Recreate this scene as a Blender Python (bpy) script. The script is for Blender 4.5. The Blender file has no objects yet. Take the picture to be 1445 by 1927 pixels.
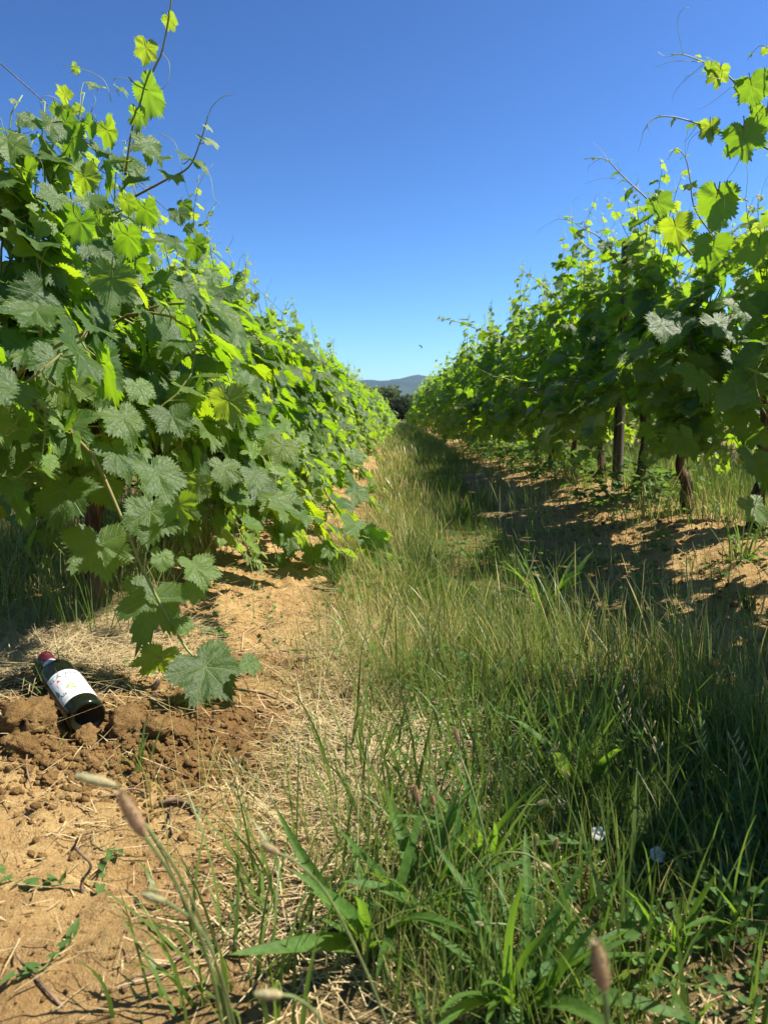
import bpy, math, random
import numpy as np
from mathutils import Vector, Matrix

R = math.radians
rng = np.random.default_rng(11)
random.seed(11)
sc = bpy.context.scene
col = sc.collection

# ------------------------------------------------------------------ camera, light, exposure
CAM_H, FPX, VPX, HOR = 0.60, 1392.0, 745.0, 780.0
pitch = math.atan((963.5 - HOR) / FPX)
yaw = math.atan((VPX - 722.5) / FPX)
cd = bpy.data.cameras.new('camera')
cam = bpy.data.objects.new('camera', cd)
col.objects.link(cam)
cam.location = (0, 0, CAM_H)
cam.rotation_euler = (math.pi / 2 - pitch, 0, yaw)
cd.sensor_fit = 'VERTICAL'
cd.sensor_height = 36.0
cd.sensor_width = 27.0
cd.lens = 36.0 * FPX / 1927.0
cd.clip_start = 0.02
cd.clip_end = 20000
cd.dof.use_dof = True
cd.dof.focus_distance = 1.8
cd.dof.aperture_fstop = 9.0
sc.camera = cam

SUN_EL, SUN_AZ = R(53.5), R(8)          # azimuth from +X towards +Y
SUN = Vector((math.cos(SUN_EL) * math.cos(SUN_AZ), math.cos(SUN_EL) * math.sin(SUN_AZ), math.sin(SUN_EL)))
world = bpy.data.worlds.new('World')
sc.world = world
world.use_nodes = True
wn = world.node_tree
bg = wn.nodes['Background']
sky = wn.nodes.new('ShaderNodeTexSky')
sky.sky_type = 'NISHITA'
sky.sun_disc = False
sky.sun_elevation = SUN_EL
sky.sun_rotation = math.atan2(SUN.x, SUN.y)
sky.altitude = 300
sky.air_density = 1.0
sky.dust_density = 0.3
sky.ozone_density = 6.0
dim = wn.nodes.new('ShaderNodeVectorMath'); dim.operation = 'SCALE'; dim.inputs[3].default_value = 0.56
deep = wn.nodes.new('ShaderNodeGamma'); deep.inputs[1].default_value = 1.62      # a deep, clear blue
wn.links.new(sky.outputs[0], dim.inputs[0])
wn.links.new(dim.outputs[0], deep.inputs[0])
tone = wn.nodes.new('ShaderNodeVectorMath'); tone.operation = 'MULTIPLY'; tone.inputs[1].default_value = (0.93, 1.05, 1.03)
wn.links.new(deep.outputs[0], tone.inputs[0])
wn.links.new(tone.outputs[0], bg.inputs[0])
bg.inputs[1].default_value = 0.072
sd = bpy.data.lights.new('sun', 'SUN')
sun = bpy.data.objects.new('sun', sd)
col.objects.link(sun)
sd.energy = 5.0
sd.angle = R(0.53)
sd.color = (1.0, 0.94, 0.82)
sun.rotation_euler = SUN.to_track_quat('Z', 'Y').to_euler()
sun.location = (5, 5, 10)
sc.view_settings.view_transform = 'Standard'
sc.view_settings.look = 'None'
sc.view_settings.exposure = 1.16
sc.view_settings.gamma = 1.0
sc.view_settings.use_curve_mapping = False
sc.cycles.max_bounces = 5
sc.cycles.diffuse_bounces = 2
sc.cycles.transmission_bounces = 5
sc.cycles.sample_clamp_indirect = 6

_cm = cam.rotation_euler.to_matrix()
CR, CU, CF = _cm @ Vector((1, 0, 0)), _cm @ Vector((0, 1, 0)), _cm @ Vector((0, 0, -1))
CO = Vector((0, 0, CAM_H))

def ray(px, py):
    return CF + CR * ((px - 722.5) / FPX) - CU * ((py - 963.5) / FPX)

def P(px, py, d):
    return CO + ray(px, py) * d

def proj(p):
    q = Vector(p) - CO
    d = q.dot(CF)
    if d < 0.05:
        return (-9999, -9999, d)
    return (722.5 + FPX * q.dot(CR) / d, 963.5 - FPX * q.dot(CU) / d, d)

# ------------------------------------------------------------------ noise
def _hash(ix, iy, seed):
    h = (ix.astype(np.int64) * 374761393 + iy.astype(np.int64) * 668265263 + seed * 974711) & 0x7fffffff
    h = ((h ^ (h >> 13)) * 1274126177) & 0x7fffffff
    return ((h ^ (h >> 16)) & 0xffff) / 65535.0

def vnoise(x, y, seed=0):
    ix, iy = np.floor(x), np.floor(y)
    fx, fy = x - ix, y - iy
    ux, uy = fx * fx * (3 - 2 * fx), fy * fy * (3 - 2 * fy)
    a, b = _hash(ix, iy, seed), _hash(ix + 1, iy, seed)
    c, d = _hash(ix, iy + 1, seed), _hash(ix + 1, iy + 1, seed)
    return (a * (1 - ux) + b * ux) * (1 - uy) + (c * (1 - ux) + d * ux) * uy

def fbm(x, y, seed=0, octv=4, gain=0.5):
    s, amp, tot = 0.0, 1.0, 0.0
    for k in range(octv):
        s = s + amp * vnoise(x * 2 ** k + 17.3 * k, y * 2 ** k - 9.1 * k, seed + k)
        tot += amp
        amp *= gain
    return s / tot

# ------------------------------------------------------------------ layout
ROWL, ROWR, GAP = -0.85, 1.45, 2.3
B0 = P(165, 1352, 1.34)                                  # centre of the bottle's base
_r = ray(86, 1238)
_a, _b, _c = _r.dot(_r), 2 * _r.dot(CO - B0), (CO - B0).dot(CO - B0) - 0.259 ** 2
B1 = CO + _r * ((-_b + math.sqrt(_b * _b - 4 * _a * _c)) / (2 * _a))
BAX = (B1 - B0).normalized()

def ground_z(x, y):
    x = np.asarray(x, float); y = np.asarray(y, float)
    near = np.clip(1.2 - y / 30, 0.0, 1.0)
    z = 0.11 * np.exp(-((x - ROWR) / 0.38) ** 2) + 0.06 * np.exp(-((x - ROWL) / 0.30) ** 2)
    z = z + 0.08 * np.exp(-((x - ROWR - GAP) / 0.4) ** 2) + 0.06 * np.exp(-((x - ROWL + GAP) / 0.4) ** 2)
    z = z * near
    z = z + 0.07 * (fbm(x * 1.3, y * 1.3, 3, 3) - 0.5)
    soil = np.clip(np.maximum((-0.10 - x) / 0.2, (x - 0.65) / 0.25), 0.15, 1) * np.clip((9 - y) / 4, 0, 1)
    z = z + soil * 0.052 * (fbm(x * 7, y * 7, 21, 4, 0.6) - 0.5) + soil * 0.019 * (fbm(x * 30, y * 30, 25, 3, 0.75) - 0.5)
    rid = 1 - np.abs(2 * fbm(x * 15, y * 15, 31, 3) - 1)
    z = z + soil * 0.020 * (rid - 0.5)
    # the dug, crumbly soil round the bottle
    dug = np.exp(-(((x + 0.50) / 0.30) ** 2 + ((y - 1.29) / 0.13) ** 2))
    z = z + dug * (0.020 + 0.05 * (fbm(x * 19, y * 19, 41, 3, 0.6) - 0.45))
    # hollow the bottle lies in
    ax, ay = B1.x - B0.x, B1.y - B0.y
    L2 = ax * ax + ay * ay
    t = np.clip(((x - B0.x) * ax + (y - B0.y) * ay) / L2, -0.1, 1.0)
    dd = np.hypot(x - (B0.x + t * ax), y - (B0.y + t * ay))
    w = np.exp(-(dd / 0.07) ** 4)
    zb = B0.z + t * (B1.z - B0.z) - 0.042 + 0.022 * np.clip((t - 0.6) / 0.4, 0, 1)
    z = z * (1 - w) + zb * w
    return z

def gz(x, y):
    return float(ground_z(np.array([x]), np.array([y]))[0])

def G(px, py):
    """the point where a view line meets the ground"""
    d0 = ray(px, py)
    t = -CO.z / d0.z
    for _ in range(12):
        p = CO + d0 * t
        t = (gz(p.x, p.y) - CO.z) / d0.z
    p = CO + d0 * t
    return Vector((p.x, p.y, gz(p.x, p.y)))

# ------------------------------------------------------------------ object helpers
def empty(name, loc, label=None, cat=None, group=None):
    o = bpy.data.objects.new(name, None)
    o.location = loc
    o.empty_display_size = 0.05
    col.objects.link(o)
    tag(o, label, cat, group)
    return o

def tag(o, label=None, cat=None, group=None, kind=None):
    if label: o['label'] = label
    if cat: o['category'] = cat
    if group: o['group'] = group
    if kind: o['kind'] = kind
    return o

def link(name, me, parent=None, loc=None):
    """link a mesh; its coordinates are in the parent's space (parent unrotated)"""
    o = bpy.data.objects.new(name, me)
    if parent is not None: o.parent = parent
    if loc is not None: o.location = loc
    col.objects.link(o)
    return o

def mesh(name, verts, tris=None, quads=None, attrs=None, mats=(), smooth=True, midx=None):
    me = bpy.data.meshes.new(name)
    verts = np.asarray(verts, np.float32).reshape(-1, 3)
    tris = np.zeros((0, 3), np.int32) if tris is None or len(tris) == 0 else np.asarray(tris, np.int32)
    quads = np.zeros((0, 4), np.int32) if quads is None or len(quads) == 0 else np.asarray(quads, np.int32)
    me.vertices.add(len(verts))
    me.vertices.foreach_set('co', verts.ravel())
    nl = tris.size + quads.size
    me.loops.add(nl)
    me.loops.foreach_set('vertex_index', np.concatenate([tris.ravel(), quads.ravel()]))
    nt, nq = len(tris), len(quads)
    me.polygons.add(nt + nq)
    st = np.concatenate([np.arange(nt) * 3, nt * 3 + np.arange(nq) * 4]).astype(np.int32)
    me.polygons.foreach_set('loop_start', st)
    if smooth:
        me.polygons.foreach_set('use_smooth', np.ones(nt + nq, bool))
    if midx is not None:
        me.polygons.foreach_set('material_index', np.asarray(midx, np.int32))
    for k, v in (attrs or {}).items():
        a = me.attributes.new(k, 'FLOAT', 'POINT')
        a.data.foreach_set('value', np.asarray(v, np.float32))
    for m in mats:
        me.materials.append(m)
    me.update(calc_edges=True)
    return me

class Acc:
    """collects pieces that become ONE mesh"""
    def __init__(self):
        self.v, self.t, self.q, self.n, self.a = [], [], [], 0, []
    def add(self, v, t=None, q=None, a=0.0):
        v = np.asarray(v, float).reshape(-1, 3)
        self.v.append(v)
        if t is not None and len(t): self.t.append(np.asarray(t, int) + self.n)
        if q is not None and len(q): self.q.append(np.asarray(q, int) + self.n)
        self.a.append(np.broadcast_to(np.asarray(a, float), (len(v),)))
        self.n += len(v)
        return self
    def mesh(self, name, mats, origin=(0, 0, 0), smooth=True, attr='tint'):
        v = np.concatenate(self.v) - np.array(origin)
        return mesh(name, v, np.concatenate(self.t) if self.t else None, np.concatenate(self.q) if self.q else None,
                    {attr: np.concatenate(self.a)}, mats, smooth)

def tube(pts, radii, n=6, cap=True):
    pts = np.asarray([tuple(p) for p in pts], float)
    m = len(pts)
    radii = np.broadcast_to(np.asarray(radii, float), (m,))
    tan = np.gradient(pts, axis=0)
    tan /= np.linalg.norm(tan, axis=1)[:, None] + 1e-9
    ref = np.array([0.31, 0.87, 0.38])
    u = np.cross(tan, ref); u /= np.linalg.norm(u, axis=1)[:, None] + 1e-9
    w = np.cross(tan, u)
    a = np.arange(n) * 2 * math.pi / n
    v = pts[:, None] + radii[:, None, None] * (np.cos(a)[None, :, None] * u[:, None] + np.sin(a)[None, :, None] * w[:, None])
    v = v.reshape(-1, 3)
    i = np.arange(m - 1)[:, None] * n; j = np.arange(n)[None]; j2 = (j + 1) % n
    q = np.stack([i + j, i + j2, i + n + j2, i + n + j], -1).reshape(-1, 4)
    t = []
    if cap:
        v = np.concatenate([v, pts[:1], pts[-1:]])
        c0, c1 = m * n, m * n + 1
        for k in range(n):
            t.append((c0, (k + 1) % n, k))
            t.append((c1, (m - 1) * n + k, (m - 1) * n + (k + 1) % n))
    return v, t, q

def smooth_path(pts, k=6):
    p = [np.array(tuple(x), float) for x in pts]
    p = [2 * p[0] - p[1]] + p + [2 * p[-1] - p[-2]]
    out = []
    for i in range(1, len(p) - 2):
        for s in range(k):
            t = s / k
            a, b, c, d = p[i - 1], p[i], p[i + 1], p[i + 2]
            out.append(0.5 * (2 * b + (c - a) * t + (2 * a - 5 * b + 4 * c - d) * t * t + (3 * b - a - 3 * c + d) * t ** 3))
    out.append(p[-2])
    return np.array(out)

# ------------------------------------------------------------------ materials
class NT:
    def __init__(self, name):
        self.m = bpy.data.materials.new(name)
        self.m.use_nodes = True
        self.t = self.m.node_tree
        self.t.nodes.clear()
        self.out = self.new('ShaderNodeOutputMaterial')
    def new(self, kind, **kw):
        n = self.t.nodes.new(kind)
        for k, v in kw.items(): setattr(n, k, v)
        return n
    def set(self, sock, v):
        if hasattr(v, 'is_linked') or hasattr(v, 'links'):
            self.t.links.new(v, sock)
        else:
            sock.default_value = (*v, 1) if isinstance(v, tuple) and len(v) == 3 and len(sock.default_value) == 4 else v
    def math(self, op, a, b=0.0, c=None, clamp=False):
        n = self.new('ShaderNodeMath', operation=op, use_clamp=clamp)
        self.set(n.inputs[0], a); self.set(n.inputs[1], b)
        if c is not None: self.set(n.inputs[2], c)
        return n.outputs[0]
    def mix(self, f, a, b, mode='MIX'):
        n = self.new('ShaderNodeMix', data_type='RGBA', blend_type=mode)
        self.set(n.inputs[0], f); self.set(n.inputs[6], a); self.set(n.inputs[7], b)
        return n.outputs[2]
    def noise(self, vec, scale, detail=4, rough=0.55):
        n = self.new('ShaderNodeTexNoise')
        if vec is not None: self.set(n.inputs['Vector'], vec)
        n.inputs['Scale'].default_value = scale
        n.inputs['Detail'].default_value = detail
        n.inputs['Roughness'].default_value = rough
        return n.outputs['Fac']
    def ramp(self, f, stops):
        n = self.new('ShaderNodeValToRGB')
        while len(n.color_ramp.elements) < len(stops): n.color_ramp.elements.new(0.5)
        for e, (p, c) in zip(n.color_ramp.elements, stops):
            e.position = p; e.color = (*c, 1)
        self.set(n.inputs[0], f)
        return n.outputs[0]
    def step(self, v, lo, hi):
        n = self.new('ShaderNodeMapRange', interpolation_type='SMOOTHSTEP')
        self.set(n.inputs[0], v); n.inputs[1].default_value = lo; n.inputs[2].default_value = hi
        return n.outputs[0]
    def attr(self, name, kind='GEOMETRY'):
        n = self.new('ShaderNodeAttribute', attribute_name=name, attribute_type=kind)
        return n.outputs['Fac']
    def coord(self, which='Object'):
        return self.new('ShaderNodeTexCoord').outputs[which]
    def pos(self):
        return self.new('ShaderNodeNewGeometry').outputs['Position']
    def bump(self, h, strength=0.5, dist=0.01):
        n = self.new('ShaderNodeBump')
        n.inputs['Strength'].default_value = strength; n.inputs['Distance'].default_value = dist
        self.set(n.inputs['Height'], h)
        return n.outputs[0]
    def pbr(self, color, rough=0.6, spec=0.5, normal=None, **kw):
        n = self.new('ShaderNodeBsdfPrincipled')
        self.set(n.inputs['Base Color'], color); self.set(n.inputs['Roughness'], rough)
        n.inputs['Specular IOR Level'].default_value = spec
        if normal is not None: self.set(n.inputs['Normal'], normal)
        for k, v in kw.items(): self.set(n.inputs[k], v)
        return n.outputs[0]
    def translucent(self, sh, color, f, normal=None):
        n = self.new('ShaderNodeBsdfTranslucent')
        self.set(n.inputs['Color'], color)
        if normal is not None: self.set(n.inputs['Normal'], normal)
        m = self.new('ShaderNodeMixShader')
        self.set(m.inputs[0], f)
        self.t.links.new(sh, m.inputs[1]); self.t.links.new(n.outputs[0], m.inputs[2])
        return m.outputs[0]
    def done(self, sh):
        self.t.links.new(sh, self.out.inputs['Surface'])
        return self.m

def mat_leaf():
    t = NT('vine leaf')
    vd, va = t.attr('vd'), t.attr('va')
    info = t.new('ShaderNodeObjectInfo').outputs['Random']
    rnd = t.math('FRACT', t.math('ADD', t.attr('rnd'), info))
    age = t.math('MAXIMUM', t.attr('age'), t.attr('age', 'OBJECT'))   # 1 = young
    geo = t.new('ShaderNodeNewGeometry')
    back = geo.outputs['Backfacing']
    main = t.math('SUBTRACT', 1.0, t.step(t.math('ADD', vd, t.math('MULTIPLY', va, 0.008)), 0.008, 0.026))
    s = t.math('SUBTRACT', va, t.math('MULTIPLY', vd, 0.75))
    saw = t.math('ABSOLUTE', t.math('SUBTRACT', t.math('FRACT', t.math('MULTIPLY', s, 6.5)), 0.5))
    sec = t.math('MULTIPLY', t.math('SUBTRACT', 1.0, t.step(saw, 0.02, 0.085)), 0.55)
    vein = t.math('MAXIMUM', main, sec)
    pos = t.pos()
    n1 = t.noise(pos, 26, 3)
    n2 = t.noise(pos, 190, 3, 0.6)
    base = t.ramp(rnd, [(0, (0.026, 0.062, 0.016)), (0.45, (0.044, 0.092, 0.023)), (0.8, (0.068, 0.124, 0.028)), (1, (0.105, 0.160, 0.028))])
    base = t.mix(t.math('MULTIPLY', n1, 0.45), base, (0.130, 0.180, 0.060))
    young = t.mix(t.step(age, 0.6, 1.0), (0.15, 0.27, 0.04), (0.33, 0.38, 0.22))
    base = t.mix(t.math('MULTIPLY', age, 0.9, clamp=True), base, young)
    top = t.mix(t.math('MULTIPLY', vein, 0.7), base, (0.16, 0.24, 0.08))
    under = t.mix(t.math('MULTIPLY', vein, 0.6), t.mix(0.6, base, (0.13, 0.19, 0.085)), (0.19, 0.26, 0.10))
    colr = t.mix(back, top, under)
    spot = t.math('MULTIPLY', t.step(t.noise(pos, 75, 2), 0.66, 0.72), t.step(t.noise(pos, 9, 2), 0.5, 0.62))
    colr = t.mix(t.math('MULTIPLY', spot, 0.55), colr, (0.16, 0.11, 0.04))
    h = t.math('ADD', t.math('MULTIPLY', vein, -0.7), t.math('MULTIPLY', n2, 0.9))
    nrm = t.bump(h, 0.55, 0.004)
    rough = t.math('ADD', 0.42, t.math('MULTIPLY', back, 0.3))
    sh = t.pbr(colr, rough, 0.32, nrm)
    tr = t.mix(t.math('MULTIPLY', age, 0.5), t.ramp(rnd, [(0, (0.22, 0.44, 0.008)), (0.6, (0.33, 0.57, 0.010)), (1, (0.50, 0.66, 0.012))]), (0.62, 0.72, 0.10))
    tr = t.mix(t.math('MULTIPLY', vein, 0.55), tr, (0.25, 0.33, 0.03))
    return t.done(t.translucent(sh, tr, 0.45))

def mat_plain(name, c1, c2, scale, rough=0.7, bump=0.4, dist=0.004, spec=0.3, stretch=None, trans=None, attr_ramp=None):
    t = NT(name)
    vec = t.coord('Object')
    if stretch:
        mp = t.new('ShaderNodeMapping'); mp.inputs['Scale'].default_value = stretch
        t.set(mp.inputs[0], vec); vec = mp.outputs[0]
    n = t.noise(vec, scale, 6, 0.6)
    c = t.mix(t.step(n, 0.35, 0.68), c1, c2)
    if attr_ramp: c = t.mix(t.math('MULTIPLY', n, 0.35), t.ramp(t.attr('tint'), attr_ramp), c2)
    sh = t.pbr(c, rough, spec, t.bump(n, bump, dist))
    if trans: sh = t.translucent(sh, trans[0] if trans[0] else c, trans[1])
    return t.done(sh)

def mat_soil(name, ground=False, val=1.0):
    t = NT(name)
    pos = t.pos()
    a, b, c = t.noise(pos, 2.6, 4), t.noise(pos, 34, 6, 0.65), t.noise(pos, 260, 5, 0.7)
    colr = t.ramp(t.math('ADD', t.math('MULTIPLY', a, 0.5), t.math('MULTIPLY', b, 0.5)),
                  [(0.32, (0.16, 0.088, 0.035)), (0.45, (0.36, 0.212, 0.082)), (0.62, (0.59, 0.390, 0.165))])
    colr = t.mix(t.step(c, 0.42, 0.75), colr, t.mix(0.5, colr, (0.58, 0.41, 0.20)))
    if val != 1: colr = t.mix(1.0, colr, (val, val * 0.93, val * 0.84), 'MULTIPLY')
    hgt = t.math('ADD', t.math('MULTIPLY', b, 1.6), t.math('MULTIPLY', c, 0.8))
    if ground:
        sep = t.new('ShaderNodeSeparateXYZ'); t.set(sep.inputs[0], pos)
        x, y = sep.outputs[0], sep.outputs[1]
        xw = t.math('ADD', x, t.math('MULTIPLY', t.math('SUBTRACT', t.noise(pos, 5, 4), 0.5), 0.6))
        m = t.math('MULTIPLY', t.step(xw, -0.32, -0.02), t.math('SUBTRACT', 1.0, t.step(xw, 0.6, 0.95)))
        side = t.math('MAXIMUM', t.step(xw, 1.7, 2.2), t.math('SUBTRACT', 1.0, t.step(xw, -1.6, -1.1)))
        m = t.math('MAXIMUM', m, side)
        thatch = t.mix(b, (0.10, 0.085, 0.035), (0.27, 0.20, 0.095))
        colr = t.mix(t.math('MULTIPLY', m, 0.8), colr, thatch)
        dug = t.math('MULTIPLY', t.math('SUBTRACT', 1.0, t.step(xw, -0.32, -0.14)), t.math('MULTIPLY', t.step(y, 1.10, 1.18), t.math('SUBTRACT', 1.0, t.step(y, 1.42, 1.6))))
        colr = t.mix(t.math('MULTIPLY', dug, 0.85), colr, t.mix(1.0, colr, (0.54, 0.45, 0.38), 'MULTIPLY'))
        field = t.mix(t.noise(pos, 0.05, 4), (0.06, 0.10, 0.03), (0.22, 0.20, 0.08))
        colr = t.mix(t.step(y, 24, 60), colr, field)
    return t.done(t.pbr(colr, 0.95, 0.12, t.bump(hgt, 1.0, 0.013)))

def mat_grass(name, stops, tr=0.35, gloss=0.45):
    t = NT(name)
    c = t.ramp(t.attr('tint'), stops)
    n = t.noise(t.pos(), 7, 3)
    c = t.mix(t.math('MULTIPLY', n, 0.4), c, (0.20, 0.20, 0.06))
    hs = t.new('ShaderNodeHueSaturation'); hs.inputs['Saturation'].default_value = 1.1; hs.inputs['Value'].default_value = 1.9
    t.set(hs.inputs['Color'], c)
    return t.done(t.translucent(t.pbr(c, gloss, 0.4), hs.outputs[0], tr))

M = {}
M['leaf'] = mat_leaf()
M['cane'] = mat_plain('cane', (0.16, 0.20, 0.05), (0.24, 0.13, 0.06), 22, 0.55, 0.3, 0.002, 0.4,
                      attr_ramp=[(0, (0.20, 0.13, 0.06)), (0.35, (0.20, 0.18, 0.06)), (1, (0.20, 0.30, 0.07))])
M['tendril'] = mat_plain('tendril', (0.22, 0.30, 0.08), (0.30, 0.30, 0.12), 40, 0.5)
M['petiole'] = mat_plain('petiole', (0.24, 0.33, 0.07), (0.36, 0.30, 0.13), 30, 0.5, trans=(None, 0.2))
M['bark'] = mat_plain('vine bark', (0.035, 0.022, 0.014), (0.17, 0.105, 0.06), 30, 0.9, 1.0, 0.012, 0.2, (1.6, 1.6, 0.22))
M['wood'] = mat_plain('weathered post', (0.05, 0.042, 0.034), (0.15, 0.125, 0.10), 24, 0.85, 0.7, 0.004, 0.2, (2, 2, 0.12))
M['wire'] = mat_plain('wire', (0.10, 0.10, 0.11), (0.22, 0.21, 0.20), 60, 0.45, 0.1, 0.001, 0.5)
M['soil'] = mat_soil('soil clod')
M['dug_soil'] = mat_soil('dug soil', False, 0.58)
M['ground'] = mat_soil('ground', True)
M['grass'] = mat_grass('grass', [(0, (0.024, 0.062, 0.011)), (0.3, (0.060, 0.128, 0.020)), (0.58, (0.120, 0.190, 0.034)), (0.78, (0.25, 0.25, 0.075)), (1, (0.50, 0.42, 0.19))])
M['straw'] = mat_plain('straw', (0.40, 0.29, 0.14), (0.62, 0.49, 0.27), 30, 0.7, 0.2, attr_ramp=[(0, (0.10, 0.065, 0.035)), (0.35, (0.29, 0.205, 0.095)), (1, (0.50, 0.405, 0.225))])
M['twig'] = mat_plain('twig', (0.085, 0.055, 0.036), (0.27, 0.185, 0.12), 40, 0.85, 0.6, 0.003)
M['plantain'] = mat_plain('plantain leaf', (0.045, 0.105, 0.018), (0.085, 0.165, 0.03), 30, 0.6, 0.4, 0.002, 0.25, trans=((0.26, 0.46, 0.03), 0.38))
M['weed'] = mat_plain('weed leaf', (0.055, 0.12, 0.035), (0.10, 0.18, 0.045), 30, 0.7, 0.4, 0.002, 0.2, trans=((0.24, 0.42, 0.05), 0.33))
M['stalk'] = mat_plain('stalk', (0.16, 0.21, 0.07), (0.26, 0.30, 0.12), 30, 0.55, 0.2, trans=(None, 0.25))
M['seed'] = mat_plain('seed head', (0.30, 0.26, 0.15), (0.50, 0.36, 0.25), 150, 0.85, 0.9, 0.003, attr_ramp=[(0, (0.46, 0.28, 0.15)), (0.55, (0.50, 0.37, 0.20)), (1, (0.46, 0.48, 0.25))], trans=(None, 0.2))
M['white_petal'] = mat_plain('white petal', (0.76, 0.74, 0.74), (0.84, 0.82, 0.83), 30, 0.6, 0.1, trans=((0.8, 0.78, 0.8), 0.35))
M['yellow_petal'] = mat_plain('yellow petal', (0.75, 0.45, 0.02), (0.8, 0.55, 0.04), 30, 0.6, 0.1)

# ------------------------------------------------------------------ ground, hills
def axis_steps(parts):
    out = [parts[0][0]]
    for a, b, s in parts:
        n = max(1, int(round((b - a) / s)))
        out += list(np.linspace(a, b, n + 1)[1:])
    return np.array(out)

geo_r = [6.0 * 1.35 ** k for k in range(1, 26)]
ys = axis_steps([(-30, -4, 4), (-4, 0.3, 0.25), (0.3, 2.4, 0.0085), (2.4, 4.5, 0.018), (4.5, 9, 0.05), (9, 30, 0.3)])
ys = np.concatenate([ys, [30 * 1.3 ** k for k in range(1, 22)]])
xs = axis_steps([(-6, -1.6, 0.12), (-1.6, -0.95, 0.02), (-0.95, 0.05, 0.0085), (0.05, 1.7, 0.014), (1.7, 6, 0.12)])
xs = np.concatenate([[-g for g in reversed(geo_r)], xs, geo_r])
XX, YY = np.meshgrid(xs, ys)
ZZ = ground_z(XX, YY)
nx, ny = len(xs), len(ys)
i = np.arange(ny - 1)[:, None] * nx; j = np.arange(nx - 1)[None]
q = np.stack([i + j, i + j + 1, i + nx + j + 1, i + nx + j], -1).reshape(-1, 4)
tag(link('ground', mesh('ground', np.stack([XX, YY, ZZ], -1).reshape(-1, 3), None, q, None, [M['ground']])), kind='structure')

def build_hills():
    t = NT('wooded hill')
    pos = t.pos()
    n1, n2 = t.noise(pos, 0.004, 6, 0.6), t.noise(pos, 0.03, 5, 0.7)
    c = t.mix(t.step(n1, 0.45, 0.62), (0.022, 0.045, 0.022), (0.05, 0.075, 0.03))
    c = t.mix(t.step(n2, 0.4, 0.7), c, (0.028, 0.05, 0.022))
    m = t.done(t.pbr(c, 0.95, 0.05, t.bump(n2, 0.8, 20)))
    X = np.linspace(-4200, 4200, 260); Y = np.linspace(2500, 5200, 50)
    xx, yy = np.meshgrid(X, Y)
    v = (yy - 2500) / 2700
    prof = np.sin(np.clip(v * 1.9, 0, 1) * math.pi / 2) * np.clip((1 - v) * 2.2, 0, 1) ** 0.6
    ridge = 150 + 80 * (fbm(xx / 420 + 1.7, yy / 2500 + 0.4, 77, 4) - 0.5) + 26 * (fbm(xx / 120, yy / 260, 9, 4) - 0.5)
    gull = 1 - 0.30 * fbm(xx / 170 + 0.25 * yy / 200, yy / 520, 55, 4) * np.clip(1.2 - v * 1.7, 0, 1)
    z = prof * ridge * gull * 1.40 - 6
    n, mm = len(X), len(Y)
    i = np.arange(mm - 1)[:, None] * n; j = np.arange(n - 1)[None]
    q = np.stack([i + j, i + j + 1, i + n + j + 1, i + n + j], -1).reshape(-1, 4)
    tag(link('hills', mesh('hills', np.stack([xx, yy, z], -1).reshape(-1, 3), None, q, None, [m])), kind='structure')
build_hills()

# air between here and the hills
hz = NT('haze')
hv = hz.new('ShaderNodeVolumePrincipled')
hv.inputs['Color'].default_value = (0.50, 0.70, 1.0, 1)
hv.inputs['Density'].default_value = 0.0001
hv.inputs['Anisotropy'].default_value = 0.3
hz.t.links.new(hv.outputs[0], hz.out.inputs['Volume'])
hx, y0, y1, z0, z1 = 17000, -400, 10500, -8, 235
hvz = [(-hx, y0, z0), (hx, y0, z0), (hx, y1, z0), (-hx, y1, z0), (-hx, y0, z1), (hx, y0, z1), (hx, y1, z1), (-hx, y1, z1)]
tag(link('haze', mesh('haze', hvz, None, [(0, 3, 2, 1), (4, 5, 6, 7), (0, 1, 5, 4), (1, 2, 6, 5), (2, 3, 7, 6), (3, 0, 4, 7)], None, [hz.m], False)), kind='stuff')

# ------------------------------------------------------------------ vine leaves
VEINS = [0, 48, -48, 104, -104]

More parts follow.
